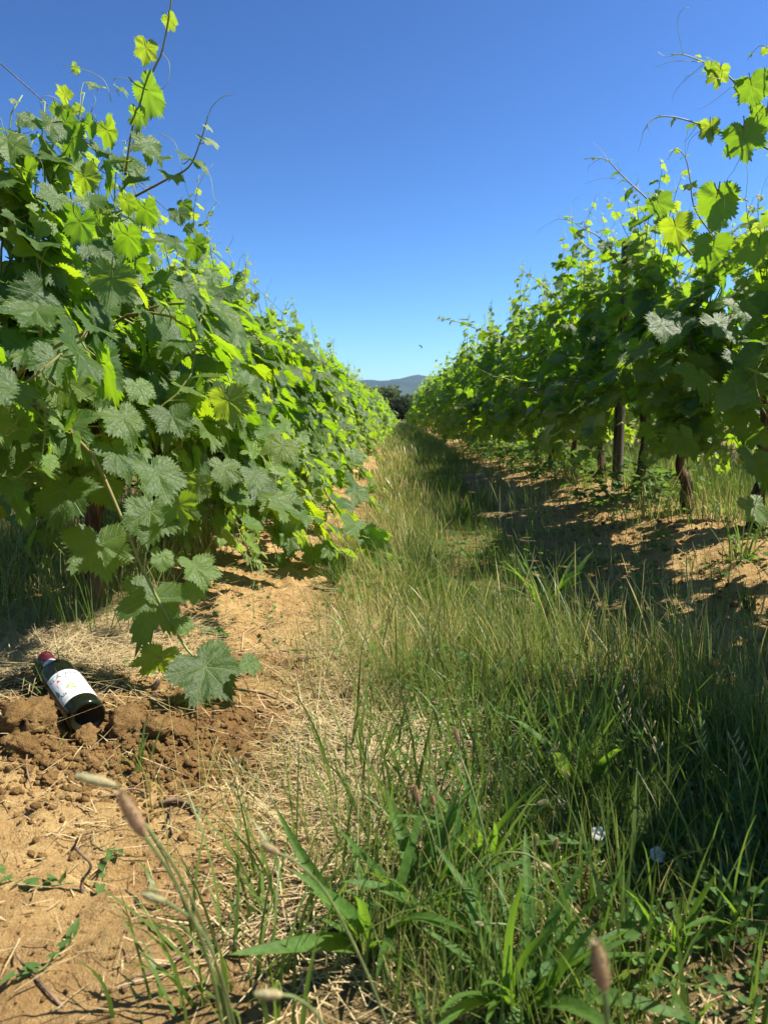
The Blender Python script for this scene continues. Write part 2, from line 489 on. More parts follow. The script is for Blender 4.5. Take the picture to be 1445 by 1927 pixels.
def leaf_template(step, rings, seed, petiole=True, teeth=0.075, fine=True):
    r = np.random.default_rng(seed)
    sin1, sin2 = r.uniform(0.54, 0.84), r.uniform(0.50, 0.74)
    ka = [0, 12, 25, 38, 50, 62, 78, 92, 110, 128, 150, 167, 180]
    kr = [1.0, .88, sin1, .82, r.uniform(.86, .98), .80, sin2, .72, r.uniform(.74, .84), .70, .60, .46, .13]
    ang = np.arange(-180, 180, step).astype(float)
    aj = ang + r.uniform(-1, 1, len(ang)) * (1.2 if step < 10 else 0)
    rad = np.interp(np.abs(aj), ka, kr) * (1 + 0.06 * np.sin(np.radians(ang) * 2 + r.uniform(0, 6)))
    if step <= 9:
        k = np.round((ang + 180) / step).astype(int)
        rad = rad * (1 + teeth * np.where(k % 2 == 1, 1, -1) * r.uniform(0.5, 1.35, len(ang)))
    va_ang = np.array(VEINS if step <= 6 else ([0, 45, -45, 108, -108] if step < 12 else [0, 45, -45, 105, -105]), float)
    nA = len(ang)
    verts = [np.array([[0, 0, 0.0]])]
    vd, va = [np.zeros(1)], [np.zeros(1)]
    fold, curl = r.uniform(-0.05, 0.32), r.uniform(0.06, 0.34)
    ph = r.uniform(0, 6.28, 4)
    droop = r.uniform(-0.10, 0.40)
    pk, wav = r.uniform(0.03, 0.08), r.uniform(0.04, 0.15)
    skew, cw = r.uniform(-0.10, 0.10), r.uniform(0.92, 1.10)
    for f in rings:
        rr = rad * f if f > 0.8 else rad * f * 0.6 + np.interp(f, [0, 1], [0, 0.75]) * 0.4
        th = np.radians(aj if f == 1 else ang)
        rr = rr * (1 + skew * np.sin(th))
        x, y = rr * np.sin(th) * cw, rr * np.cos(th)
        dl = np.abs((ang[:, None] - va_ang[None] + 180) % 360 - 180)
        near = dl.min(1)
        d_ = rr * np.sin(np.radians(np.minimum(near, 90)))
        a_ = rr * np.cos(np.radians(np.minimum(near, 90)))
        puck = np.sin(np.radians(np.minimum(near * 3.4, 90))) ** 2
        z = pk * puck * rr ** 0.9
        z = z - curl * rr ** 2 * (0.6 + 0.4 * np.sin(2 * th + ph[0])) + wav * np.sin(3 * th + ph[1]) * rr ** 2 + 0.5 * wav * np.sin(8 * th + ph[2]) * rr ** 3
        z = z + 0.15 * (fbm(x * 3.1 + seed, y * 3.1 + 7, seed, 2) - 0.5) * rr + 0.06 * (fbm(x * 8 + seed, y * 8, seed + 5, 2) - 0.5) * (rr > .15)
        z = z + fold * np.abs(x) - droop * np.maximum(y, 0) ** 2
        verts.append(np.stack([x, y, z], -1)); vd.append(d_); va.append(a_)
    v = np.concatenate(verts); vd = np.concatenate(vd); va = np.concatenate(va)
    t, q = [], []
    for k in range(nA):
        k2 = (k + 1) % nA
        if k2 == 0: pass
        t.append((0, 1 + k2, 1 + k))
        for g in range(len(rings) - 1):
            a = 1 + g * nA; b = a + nA
            t.append((a + k, a + k2, b + k2)); t.append((a + k, b + k2, b + k))
    t = np.array(t)
    mi = np.zeros(len(t), int)
    if petiole:
        k_ = 5 if fine else 3
        s = np.linspace(0, 1, k_)[:, None]
        path = PET[None] * s + np.array([0, 0, -0.14])[None] * np.sin(s * math.pi)
        tv, tt, tq = tube(path, np.linspace(0.022, 0.028, k_), 4 if fine else 3, False)
        tt = np.concatenate([tq[:, [0, 1, 2]], tq[:, [0, 2, 3]]]) + len(v)
        v = np.concatenate([v, tv]); t = np.concatenate([t, tt])
        mi = np.concatenate([mi, np.ones(len(tt), int)])
        vd = np.concatenate([vd, np.full(len(tv), 9.0)]); va = np.concatenate([va, np.zeros(len(tv))])
    # faces must look along +z
    return v, t, vd, va, mi

PET = np.array([0.0, -0.62, -0.42])
def fix(v, t, n_leaf):
    a, b, c = v[t[:, 0]], v[t[:, 1]], v[t[:, 2]]
    nz = np.cross(b - a, c - a)[:, 2]
    fl = (nz < 0) & (np.arange(len(t)) < n_leaf)
    t = t.copy(); t[fl] = t[fl][:, ::-1]
    return t

HI = []
for s in range(16):
    v, t, vd, va, mi = leaf_template(4, (0.22, 0.45, 0.68, 0.86, 1.0), 100 + s, True, 0.085)
    t = fix(v, t, int((mi == 0).sum()))
    HI.append(mesh('vine_leaf', v, t, None, {'vd': vd, 'va': va, 'rnd': np.zeros(len(v)), 'age': np.zeros(len(v))}, [M['leaf'], M['petiole']], True, mi))
LO, MID, VLO, LOM = [], [], [], []
for s in range(7):
    v, t, vd, va, mi = leaf_template(9, (0.55, 1.0), 200 + s, True, 0.07, False)
    t = fix(v, t, int((mi == 0).sum()))
    LO.append((v, t, vd, va, mi))
    LOM.append(mesh('vine_leaf', v, t, None, {'vd': vd, 'va': va, 'rnd': np.zeros(len(v)), 'age': np.zeros(len(v))}, [M['leaf'], M['petiole']], True, mi))
    v, t, vd, va, mi = leaf_template(15, (1.0,), 400 + s, False)
    MID.append((v, fix(v, t, len(t)), vd, va, mi))
    v, t, vd, va, mi = leaf_template(30, (1.0,), 300 + s, False)
    VLO.append((v, fix(v, t, len(t)), vd, va, mi))

def unit(a):
    a = np.asarray(a, float)
    return a / (np.linalg.norm(a, axis=-1, keepdims=True) + 1e-9)

def frames(n, tip):
    """rotation matrices whose z is n and whose y is tip, made square to n"""
    n = unit(n)
    y = unit(tip - n * (tip * n).sum(-1, keepdims=True))
    x = np.cross(y, n)
    return np.stack([x, y, n], -1)

def foliage_mesh(name, templates, Rm, pos, scale, age, r, origin, withpet=True):
    V, T, VD, VA, RN, AG, MI, n = [], [], [], [], [], [], [], 0
    which = r.integers(0, len(templates), len(pos))
    for k, (v, t, vd, va, mi) in enumerate(templates):
        s = np.nonzero(which == k)[0]
        if not len(s): continue
        w = np.einsum('nij,vj->nvi', Rm[s], v) * scale[s][:, None, None] + (pos[s] - np.array(origin))[:, None]
        m = len(v)
        V.append(w.reshape(-1, 3)); T.append((t[None] + (np.arange(len(s)) * m)[:, None, None] + n).reshape(-1, 3))
        VD.append(np.tile(vd, len(s))); VA.append(np.tile(va, len(s)))
        RN.append(np.repeat(r.random(len(s)), m)); AG.append(np.repeat(age[s], m)); MI.append(np.tile(mi, len(s)))
        n += m * len(s)
    c = np.concatenate
    return mesh(name, c(V), c(T), None, {'vd': c(VD), 'va': c(VA), 'rnd': c(RN), 'age': c(AG)}, [M['leaf'], M['petiole']], True, c(MI))

def tendril_path(p, d, r, length):
    p = np.array(p, float); d = unit(d); pts = [p.copy()]
    ax = unit(r.normal(size=3)); curl = r.uniform(-0.1, 0.1)
    n = 14
    for k in range(n):
        ang = curl + (k / n) ** 3 * r.uniform(0.5, 1.1)
        d = unit(d + np.cross(ax, d) * ang + np.array([0, 0, -0.02]))
        p = p + d * length / n
        pts.append(p.copy())
    return np.array(pts)

class Vine:
    def __init__(self, x, y, side, top, cord, seed):
        self.x, self.y, self.side, self.top, self.cord = x, y, side, top, cord
        self.z = gz(x, y)
        self.r = np.random.default_rng(seed)
        self.canes = []                    # (path, r0, r1)
        self.L = dict(pos=[], n=[], tip=[], s=[], age=[])
        self.tend = []                     # (cane index, path)
        self.forced = []                   # hero leaves
    def leaf(self, node, n, tip, s, age):
        self.L['pos'].append(node); self.L['n'].append(n); self.L['tip'].append(tip); self.L['s'].append(s); self.L['age'].append(age)
    def dress(self, path, size, r, out, gap=0.058, start=0.06, ci=0, tendrils=0.25, tipage=1.0):
        """leaves, alternately to either side, along a cane"""
        seg = np.linalg.norm(np.diff(path, axis=0), axis=1)
        cum = np.concatenate([[0], np.cumsum(seg)]); L = cum[-1]
        s, k = start, 0
        while s < L:
            f = s / L
            p = np.array([np.interp(s, cum, path[:, c]) for c in range(3)])
            i = min(len(path) - 2, np.searchsorted(cum, s) - 1 if s > 0 else 0)
            d = unit(path[i + 1] - path[i])
            sd = unit(np.cross(d, np.array([out, 0.0, 0.35]) + r.normal(size=3) * 0.3)) * (1 if k % 2 else -1)
            o = out if r.random() < 0.8 else -out
            if abs(p[0] - self.x) > 0.14: o = 1.0 if p[0] > self.x else -1.0
            young = np.clip((f - 0.62) / 0.38, 0, 1)
            sz = size * (0.78 + 0.45 * r.random()) * (1 - 0.82 * young ** 1.1) * (0.85 + 0.15 * min(1, f * 5))
            if f > 0.97: sz *= 0.7
            hi = np.clip((p[2] - self.z) / self.top, 0, 1)
            n = np.array([o * 0.62, 0, 0.32 + 0.42 * hi]) + np.array(SUN) * 0.55 + sd * 0.45 + r.normal(size=3) * 0.42
            tip = np.array([o * 0.35, 0, -0.75]) + sd * 0.75 + r.normal(size=3) * 0.35
            self.leaf(p, n, tip, sz, young * tipage)
            if young > 0.05 and r.random() < tendrils * 1.6 or r.random() < tendrils * 0.25:
                self.tend.append((ci, tendril_path(p, d * 0.9 - sd * 0.8 + r.normal(size=3) * 0.3 + np.array([0, 0, 0.2]), r, r.uniform(0.07, 0.16))))
            s += gap * (0.75 + 0.5 * r.random()) * (1 - 0.45 * young)
            k += 1
    def grow(self, n, size, bulge, shaggy=1.0, low=0.25, gap=0.058, half=0.5):
        r = self.r
        for c in range(n):
            p = np.array([self.x + r.normal() * 0.04, self.y + r.uniform(-half, half), self.z + self.cord + r.normal() * 0.06])
            u = r.random()
            mode = 'up' if u < 0.56 else ('out' if u < 0.86 else 'back')
            up = self.top * (0.82 + 0.22 * r.random() + (0.17 * shaggy if r.random() < 0.22 else 0)) - self.cord
            if mode == 'up':
                L = max(0.3, up * 1.06); d = np.array([r.normal() * 0.30 + self.side * 0.08, r.normal() * 0.28, 1.0])
            else:
                sg = self.side if mode == 'out' else -self.side
                L = r.uniform(0.55, 1.05); d = np.array([sg * r.uniform(0.35, 0.8), r.normal() * 0.4, r.uniform(0.2, 1.0)])
            pts = [p.copy()]
            m = 14
            bx = bulge * r.uniform(0.55, 1.1)
            for k in range(m):
                d = unit(d)
                dx = p[0] - self.x
                f = k / m
                if mode == 'up':
                    d = d + np.array([-dx * 0.9, 0, 0.10]) + r.normal(size=3) * 0.11
                    if f > 0.8: d = d + np.array([self.side * 0.10 * r.random(), r.normal() * 0.15, -0.12 * r.random()])
                else:
                    sg = self.side if mode == 'out' else -self.side
                    d = d + np.array([0.02 * sg, 0, -0.22 - 0.08 * r.random()]) + r.normal(size=3) * 0.10
                    if abs(dx) > bx: d[0] -= np.sign(dx) * 0.5
                    if p[2] - self.z < low: d[2] += 0.45
                p = p + unit(d) * L / m
                pts.append(p.copy())
            path = np.array(pts)
            self.canes.append((path, 0.0042, 0.0013))
            self.dress(path, size, r, self.side if r.random() < 0.6 else -self.side, gap, 0.04, len(self.canes) - 1)
    def hero_cane(self, pts, size, gap=0.06, r0=0.0045, r1=0.0012, start=0.05, tendrils=0.3, dress=True, tipage=1.0):
        path = smooth_path(pts, 5)
        self.canes.append((path, r0, r1))
        if dress: self.dress(path, size, self.r, self.side, gap, start, len(self.canes) - 1, tendrils, tipage)
        return len(self.canes) - 1
    def hero_leaf(self, px, py, w, d, ang=0.0, tilt=(0, 0, 0), age=0.0):
        """a leaf facing the track; ang turns its tip clockwise from straight down in the view"""
        if tilt[1] >= 0.35: tilt = (tilt[0], max(tilt[1] * 2.0, 1.25), tilt[2] * 0.2 - 0.2)
        n = -CF * 0.60 + Vector((0.25, 0, 0.50)) + Vector(tilt)
        a = R(ang)
        tip = -CU * math.cos(a) - CR * math.sin(a)
        s = w / FPX * d / 1.55
        Rm = frames(np.array([n]), np.array([tip]))[0]
        c = np.array(P(px, py, d)) - Rm @ np.array([0, 0.22, 0]) * s
        self.forced.append((c, np.array(n), np.array(tip), s, age))
    def arrays(self):
        pos, n, tip = (np.array(self.L[k], float).reshape(-1, 3) for k in ('pos', 'n', 'tip'))
        s, age = np.array(self.L['s'], float), np.array(self.L['age'], float)
        Rm = frames(n, tip)
        pos = pos - np.einsum('nij,j->ni', Rm, PET) * s[:, None]
        if self.forced:
            fp, fn, ft = (np.array([f[k] for f in self.forced]) for k in (0, 1, 2))
            pos = np.concatenate([fp, pos]); Rm = np.concatenate([frames(fn, ft), Rm])
            s = np.concatenate([[f[3] for f in self.forced], s]); age = np.concatenate([[f[4] for f in self.forced], age])
        keep = (pos[:, 2] > ground_z(pos[:, 0], pos[:, 1]) + s * 0.5) | (np.arange(len(pos)) < len(self.forced))
        return Rm[keep], pos[keep], s[keep], age[keep]

def trunk_mesh(v, seed):
    r = np.random.default_rng(seed)
    pts = [(0, 0, -0.05)]
    lx, ly = r.normal() * 0.025, r.normal() * 0.045
    for k in range(1, 9):
        f = k / 8
        pts.append((lx * math.sin(f * 2.6) + r.normal() * 0.006, ly * math.sin(f * 2.2) + r.normal() * 0.006, f * v.cord))
    path = smooth_path(pts, 3)
    f = np.linspace(0, 1, len(path))
    rad = 0.024 - 0.006 * f + 0.012 * np.exp(-f * 9) + 0.010 * np.exp(-((f - 1) / 0.1) ** 2)
    tv, tt, tq = tube(path, rad, 12)
    nn = len(path) * 12
    a = np.arange(nn) % 12; h = np.arange(nn) // 12
    w = 1 + 0.20 * (fbm(a * 1.0 + seed % 50, h * 0.22, seed % 97, 3) - 0.5) * 2 + 0.10 * np.where((a + h // 9) % 3 == 0, 1, -1)
    cen = np.repeat(path, 12, 0)
    tv[:nn] = cen + (tv[:nn] - cen) * w[:, None]
    acc = Acc().add(tv, tt, tq)
    return acc.mesh('vine_trunk', [M['bark']]), path[-1]

def arm_mesh(v, top, sgn, half):
    pts = [top, (top[0], top[1] + sgn * half * 0.3, top[2] + 0.03), (top[0], top[1] + sgn * half * 0.65, top[2] + 0.02), (top[0], top[1] + sgn * half, top[2] + 0.03)]
    path = smooth_path(pts, 4)
    tv, tt, tq = tube(path, np.linspace(0.019, 0.010, len(path)), 8)
    return Acc().add(tv, tt, tq).mesh('vine_arm', [M['bark']])

SHARED_TRUNK = {}
def build_vine(v, label, group, lod, n_obj, half=0.5):
    """lod 0: leaves, canes and tendrils one by one; 1: some leaves one by one; 2: foliage only"""
    org = (v.x, v.y, v.z)
    root = empty('grapevine', org, label, 'grapevine', group)
    if lod < 2:
        tm, top = trunk_mesh(v, int(v.r.integers(1e6)))
    else:
        key = (round(v.cord, 2), int(v.r.integers(4)))
        if key not in SHARED_TRUNK: SHARED_TRUNK[key] = trunk_mesh(v, int(v.r.integers(1e6)))
        tm, top = SHARED_TRUNK[key]
    link('trunk', tm, root)
    for sg in (-1, 1):
        link('arm', arm_mesh(v, top, sg, half), root)
    cobs = []
    if lod == 0:
        for path, r0, r1 in v.canes:
            tv, tt, tq = tube(path, np.linspace(r0, r1, len(path)), 6)
            me = Acc().add(tv, tt, tq, np.concatenate([np.repeat(np.linspace(0, 1, len(path)), 6), [0, 1]])).mesh('cane', [M['cane']], org)
            cobs.append(link('cane', me, root))
        for ci, path in v.tend:
            tv, tt, tq = tube(path, np.linspace(0.0010, 0.0005, len(path)), 4)
            link('tendril', Acc().add(tv, tt, tq).mesh('tendril', [M['tendril']], org), cobs[ci])
    elif lod == 1:
        acc = Acc()
        for path, r0, r1 in v.canes:
            tv, tt, tq = tube(path, np.linspace(r0, r1 * 1.5, len(path)), 4, False)
            acc.add(tv, tt, tq, np.repeat(np.linspace(0, 1, len(path)), 4))
        for ci, path in v.tend:
            tv, tt, tq = tube(path[::2], np.linspace(0.0012, 0.0008, len(path[::2])), 3, False)
            acc.add(tv, tt, tq, 0.9)
        tag(link('canes', acc.mesh('canes', [M['cane']], org), root), kind='stuff')
    Rm, pos, s, age = v.arrays()
    pick = np.zeros(len(pos), bool)
    if n_obj:
        sc_ = np.full(len(pos), -1e9)
        for k, p in enumerate(pos):
            px, py, d = proj(p)
            if d > 0.3 and -60 < px < 1505 and -60 < py < 1987:
                w = s[k] * 1.45 * FPX / d
                if w >= 10: sc_[k] = v.side * (p[0] - v.x) + 0.4 * max(0, p[2] - v.z - v.top * 0.8) + 0.0012 * w
        nf = min(len(v.forced), len(sc_))
        if lod == 0: sc_[:nf] = 99
        o = np.argsort(-sc_)[:n_obj]
        pick[o[sc_[o] > -1e8]] = True
        for k in np.nonzero(pick)[0]:
            lib = HI if lod == 0 else LOM
            o = bpy.data.objects.new('leaf', lib[int(v.r.integers(len(lib)))])
            o.parent = root
            m4 = Matrix(Rm[k].tolist()).to_4x4()
            o.matrix_local = Matrix.Translation(Vector(pos[k] - np.array(org))) @ m4 @ Matrix.Scale(float(s[k]), 4)
            if age[k] > 0.02: o['age'] = float(age[k])
            col.objects.link(o)
    rest = ~pick
    if rest.any():
        me = foliage_mesh('vine_foliage', LO if lod == 0 else (MID if lod == 1 else VLO), Rm[rest], pos[rest], s[rest] * (1 if lod < 2 else 1.05), age[rest], v.r, org)
        tag(link('foliage', me, root), kind='stuff')
    return root

# the vines of the sunlit row, then of the shaded row
ORD = ['first', 'second', 'third', 'fourth', 'fifth', 'sixth', 'seventh', 'eighth', 'ninth', 'tenth', 'eleventh', 'twelfth', 'thirteenth', 'fourteenth', 'fifteenth', 'sixteenth']
yl = [1.02, 1.95, 2.75, 3.5, 4.35, 5.2] + [6.1 + 0.92 * k for k in range(30)] + [34.2 + 1.4 * k for k in range(9)]
yr = [-1.6, -0.7, 0.2, 1.15, 2.1, 3.05, 3.62, 4.42, 5.3, 6.1, 6.85] + [7.75 + 0.9 * k for k in range(29)] + [34.2 + 1.4 * k for k in range(9)]
LV, RV = [], []
for k, y in enumerate(yl):
    v = Vine(ROWL + 0.02 * math.sin(k * 2.1) + min(0.22, max(0, y - 9) * 0.012), y, 1.0, 1.25 if y < 2.4 else (1.28 if y < 3 else 1.20 + 0.12 * math.sin(k * 2.7)), 0.52 if y > 2.4 else 0.60, 1000 + k)
    bul = 0.12 if y < 1.5 else (0.30 if y < 2.4 else (0.38 if y < 3.2 else 0.52))
    if y < 1.5: v.top = 0.80
    v.grow(24 if y < 1.5 else (46 if y < 2.4 else (31 if y < 7 else (22 if y < 16 else 16))), 0.064 if y < 1.5 else (0.068 if y < 2.4 else (0.075 if y < 7 else (0.082 if y < 16 else 0.11))), bul if y < 9 else 0.7, 0.0 if y < 1.5 else (0.12 if y < 3 else 1.0), 0.55 if y < 2.4 else 0.18, 0.047 if y < 2.4 else 0.052 if y < 7 else (0.062 if y < 16 else 0.085), 0.5)
    if 2.4 < y < 18:                         # long canes that lean out over the soil
        for c in range(5 if y < 9 else 4):
            x1, y1, z1 = -0.20 - 0.28 * v.r.random(), y + v.r.uniform(-0.9, 0.3), v.r.uniform(0.10, 0.45)
            y0 = y + v.r.uniform(-0.4, 0.4)
            v.hero_cane([(v.x, y0, v.z + 0.55), (v.x + 0.20, y0 * .7 + y1 * .3, v.z + 0.72 + 0.2 * v.r.random()), (v.x * .35 + x1 * .65, y0 * .4 + y1 * .6, 0.12 + z1 * 1.2), (x1, y1, z1)], 0.085, 0.058)
    LV.append(v)
for k, y in enumerate(yr):
    v = Vine(ROWR + 0.03 * math.sin(k * 1.7) - min(0.32, max(0, y - 7) * 0.016), y, -1.0, (1.66 if y < 1.8 else 1.22) if y < 2.5 else (1.30 if y < 4.0 else (1.66 if y < 8 else 1.72) + 0.1 * math.sin(k * 2.3)), 0.62, 2000 + k)
    v.grow(16 if y < 2.5 else 23 if y < 7 else (20 if y < 16 else 16), 0.084 if y < 7 else (0.09 if y < 16 else 0.11), 0.38 if y < 7 else (0.5 if y < 9 else 0.66), 0.1 if 1.8 < y < 2.5 else (0.3 if y < 4.0 else 1.2), 0.42 if y < 9 else 0.3, 0.056 if y < 7 else (0.062 if y < 16 else 0.085), 0.5)
    RV.append(v)

# canes one can follow in the photograph: the long one hanging over the bottle ...
v = LV[1]
v.hero_cane([P(20, 765, 1.75), P(80, 762, 1.62), P(150, 830, 1.54), P(185, 875, 1.52), P(240, 1000, 1.53), P(272, 1078, 1.545), P(338, 1200, 1.55), P(372, 1240, 1.54), P(430, 1262, 1.53)], 0.06, dress=False, r0=0.0046, r1=0.0022)
for a in [(282, 1140, 138, 1.42, 15, (0.1, 0, .25)), (192, 1040, 132, 1.46, -8), (300, 900, 104, 1.40, -15, (.35, 0, .2)), (283, 975, 112, 1.42, 5), (226, 862, 96, 1.42, -20, (.3, 0, .3)),
          (372, 1075, 78, 1.40, -5, (.3, .1, .3), .25), (398, 1268, 138, 1.38, -28, (.1, 0, .35)), (292, 1245, 88, 1.42, 25, (-.6, .5, 0)), (306, 1052, 52, 1.41, 10, (.3, 0, .1), .2), (346, 1178, 44, 1.41, -10, (.3, 0, .2), .3),
          (474, 1250, 46, 1.38, -70, (.2, 0, .4), .2), (236, 795, 96, 1.44, -12, (.3, 0, .2)), (120, 935, 118, 1.50, 15), (112, 722, 122, 1.48, 4), (124, 812, 108, 1.50, -6), (62, 590, 108, 1.45, 20, (.2, 0, .3)),
          (210, 535, 92, 1.55, 8, (-.9, 1.5, .1), .15), (328, 792, 84, 1.52, -18), (432, 764, 84, 1.70, -12, (-.4, 1.2, .1), .3), (424, 888, 72, 1.75, 4, (.3, 0, .2)), (482, 898, 62, 1.85, -10, (.3, 0, .3)), (528, 846, 74, 2.0, 20),
          (374, 918, 56, 1.6, 5, (-.9, 1.2, 0), .2), (365, 1115, 50, 1.42, 0, (-.8, 1.2, 0), .3), (340, 960, 84, 1.5, -8, (-.7, 1.0, 0), .1), (180, 470, 84, 1.6, -8, (.3, 0, .3)), (85, 500, 92, 1.55, 15), (140, 660, 80, 1.5, -10, (.4, 0, .4), .3),
          (265, 735, 66, 1.5, -15, (.4, 0, .2), .35), (40, 400, 92, 1.6, 12, (.2, 0, .4)), (60, 300, 100, 1.65, 8, (.1, 0, .5)), (240, 310, 82, 1.75, -18, (.3, 0, .5)), (45, 660, 96, 1.42, 10), (20, 850, 100, 1.55, 20), (190, 740, 66, 1.5, 5, (-.8, 1.3, 0), .2)]:
    v.hero_leaf(*a[:3], a[3] + (0.125 if a[3] < 1.47 and a[1] > 940 else 0.05), *a[4:])
for a in [(90, 228, 74, 1.66, 10), (132, 255, 76, 1.68, -12, (.2, 0, .4)), (62, 222, 56, 1.64, 20), (124, 205, 58, 1.70, -6, (.3, 0, .3), .2), (165, 238, 66, 1.72, 12, (.2, .1, .5), .2), (150, 275, 78, 1.66, -4), (202, 255, 66, 1.74, -15, (.3, 0, .5), .15), (222, 300, 80, 1.72, 8),
          (270, 275, 84, 1.76, -20, (.2, 0, .7)), (300, 308, 78, 1.78, -10, (.3, 0, .4)), (320, 340, 66, 1.78, 12, (.4, 0, .2)), (262, 350, 80, 1.72, -5), (205, 345, 74, 1.68, 15), (100, 300, 84, 1.60, 5, (.1, 0, .3)), (30, 275, 88, 1.58, 18), (14, 345, 92, 1.55, 8),
          (345, 388, 44, 1.78, 0, (0, .5, .2), .2), (342, 420, 60, 1.76, -10, (.3, 0, .2)), (150, 150, 26, 1.72, 25, (.2, .2, .4), .9), (160, 345, 84, 1.60, -8), (110, 380, 88, 1.56, 10, (.2, 0, .4)), (235, 392, 60, 1.66, 4, (0, .5, .1), .2), (285, 400, 74, 1.70, -14), (310, 450, 70, 1.74, 8, (.3, 0, .3)),
          (20, 238, 54, 1.62, -30, (.2, .1, .5)), (185, 300, 60, 1.70, 30, (.3, 0, .5)), (60, 340, 90, 1.56, -15), (250, 455, 84, 1.62, 12), (150, 430, 90, 1.55, -6, (.2, 0, .3)), (370, 470, 56, 1.85, -10, (.3, 0, .3)), (400, 520, 62, 2.0, 10), (360, 550, 66, 1.8, -5), (300, 530, 76, 1.7, 6)]:
    t_ = a[5] if len(a) > 5 else (0, 0, 0)
    j_ = v.r.normal(size=3) * np.array([.45, .25, .3])
    if v.r.random() < .3: j_[1] += 1.1
    v.hero_leaf(a[0] + v.r.normal() * 8, a[1] + v.r.normal() * 8, a[2] * v.r.uniform(.68, 1.0), a[3] + v.r.normal() * .03, a[4] + v.r.normal() * 24, tuple(np.array(t_) + j_), a[6] if len(a) > 6 else 0.0)
# ... the shoot standing up against the sky above it ...
v.hero_cane([P(236, 330, 1.78), P(250, 240, 1.74), P(268, 185, 1.70), P(290, 130, 1.66), P(305, 98, 1.64), P(316, 45, 1.62), P(323, -5, 1.60), P(325, -90, 1.58)], 0.03, dress=False, r0=0.0028, r1=0.0019)
for a in [(322, 42, 36, 1.62, -10, (0, .4, .3), .5), (275, 97, 48, 1.64, 15, (-.2, .6, .3), .4), (286, 180, 78, 1.68, -20, (.1, .5, .4), .25), (262, 222, 46, 1.72, 15, (0, .6, .2), .3), (180, 160, 40, 1.7, 20, (.2, .2, .6), .8),
          (230, 168, 30, 1.7, -30, (.2, .3, .4), .7), (120, 175, 36, 1.65, 160, (0, .7, .3), .3), (395, 268, 46, 1.75, -30, (.4, .1, .6), .9), (362, 300, 62, 1.78, 5, (.3, .3, .5), .35), (392, 240, 22, 1.74, -60, (.4, .1, .4), 1)]:
    v.hero_leaf(*a)
c_ = v.hero_cane([P(250, 372, 1.85), P(310, 340, 1.82), P(355, 315, 1.79), P(376, 270, 1.76), P(388, 232, 1.74), P(392, 216, 1.73)], 0.03, dress=False, r0=0.003, r1=0.001)
v.tend += [(c_, np.array(smooth_path([P(390, 225, 1.74), P(400, 200, 1.73), P(420, 182, 1.72), P(441, 178, 1.71)], 5))),
           (c_, np.array(smooth_path([P(384, 305, 1.77), P(398, 340, 1.76), P(402, 370, 1.75), P(414, 386, 1.75)], 5))),
           (c_, np.array(smooth_path([P(300, 250, 1.8), P(330, 270, 1.8), P(342, 320, 1.8), P(362, 395, 1.8)], 5)))]
v.tend += [(c_ - 1, np.array(smooth_path([P(306, 100, 1.64), P(319, 120, 1.63), P(316, 155, 1.63), P(300, 172, 1.63)], 5))),
           (c_ - 1, np.array(smooth_path([P(210, 190, 1.7), P(195, 150, 1.69), P(150, 128, 1.68), P(118, 122, 1.68)], 5))),
           (c_ - 1, np.array(smooth_path([P(225, 180, 1.7), P(215, 150, 1.69), P(235, 148, 1.68), P(262, 158, 1.68)], 5)))]
# ... the cane trailing out over the soil further on ...
v = LV[3]
v.hero_cane([P(560, 850, 3.2), P(590, 890, 3.05), P(625, 945, 2.95), P(660, 990, 2.88), P(705, 1032, 2.82), P(760, 1055, 2.8), P(808, 1072, 2.8)], 0.075, 0.05, start=0.02)
for a in [(705, 1015, 62, 2.82, -60, (-.8, 1.2, .2), .15), (628, 1055, 56, 2.85, 10, (.3, 0, .3), .1), (590, 1045, 52, 2.9, 0, (-.5, 1, 0), .2), (545, 1020, 62, 2.95, 8), (575, 935, 66, 3.0, 5), (530, 850, 78, 2.9, 0)]:
    v.hero_leaf(*a)
v.hero_cane([P(520, 900, 2.9), P(560, 960, 2.8), P(600, 1010, 2.75), P(640, 1040, 2.72), P(670, 1050, 2.72)], 0.085, 0.05)
v.hero_cane([P(450, 880, 2.7), P(500, 930, 2.6), P(545, 985, 2.55), P(580, 1030, 2.55)], 0.085, 0.05)
LV[4].hero_cane([P(600, 850, 4.0), P(640, 900, 3.8), P(680, 940, 3.7), P(730, 960, 3.65)], 0.085, 0.05)
LV[5].hero_cane([P(640, 840, 5.0), P(670, 880, 4.8), P(700, 910, 4.7), P(730, 925, 4.7)], 0.085, 0.05)
# ... and the shoots of the shaded row that arch against the sky
v = RV[5]
v.hero_cane([P(1500, 270, 2.70), P(1440, 205, 2.62), P(1400, 172, 2.58), P(1365, 140, 2.55), P(1325, 118, 2.52), P(1290, 104, 2.50), P(1262, 102, 2.49)], 0.028, 0.055, r0=0.0040, r1=0.0011)
c1 = len(v.canes) - 1
v.tend += [(c1, np.array(smooth_path([P(1275, 103, 2.5), P(1250, 106, 2.5), P(1236, 96, 2.5)], 5))), (c1, np.array(smooth_path([P(1320, 117, 2.5), P(1270, 115, 2.5), P(1232, 126, 2.5)], 5))),
           (c1, np.array(smooth_path([P(1360, 150, 2.5), P(1300, 140, 2.5), P(1284, 155, 2.5)], 5))), (c1, np.array(smooth_path([P(1380, 160, 2.5), P(1355, 180, 2.5), P(1330, 198, 2.5), P(1312, 206, 2.5)], 5)))]
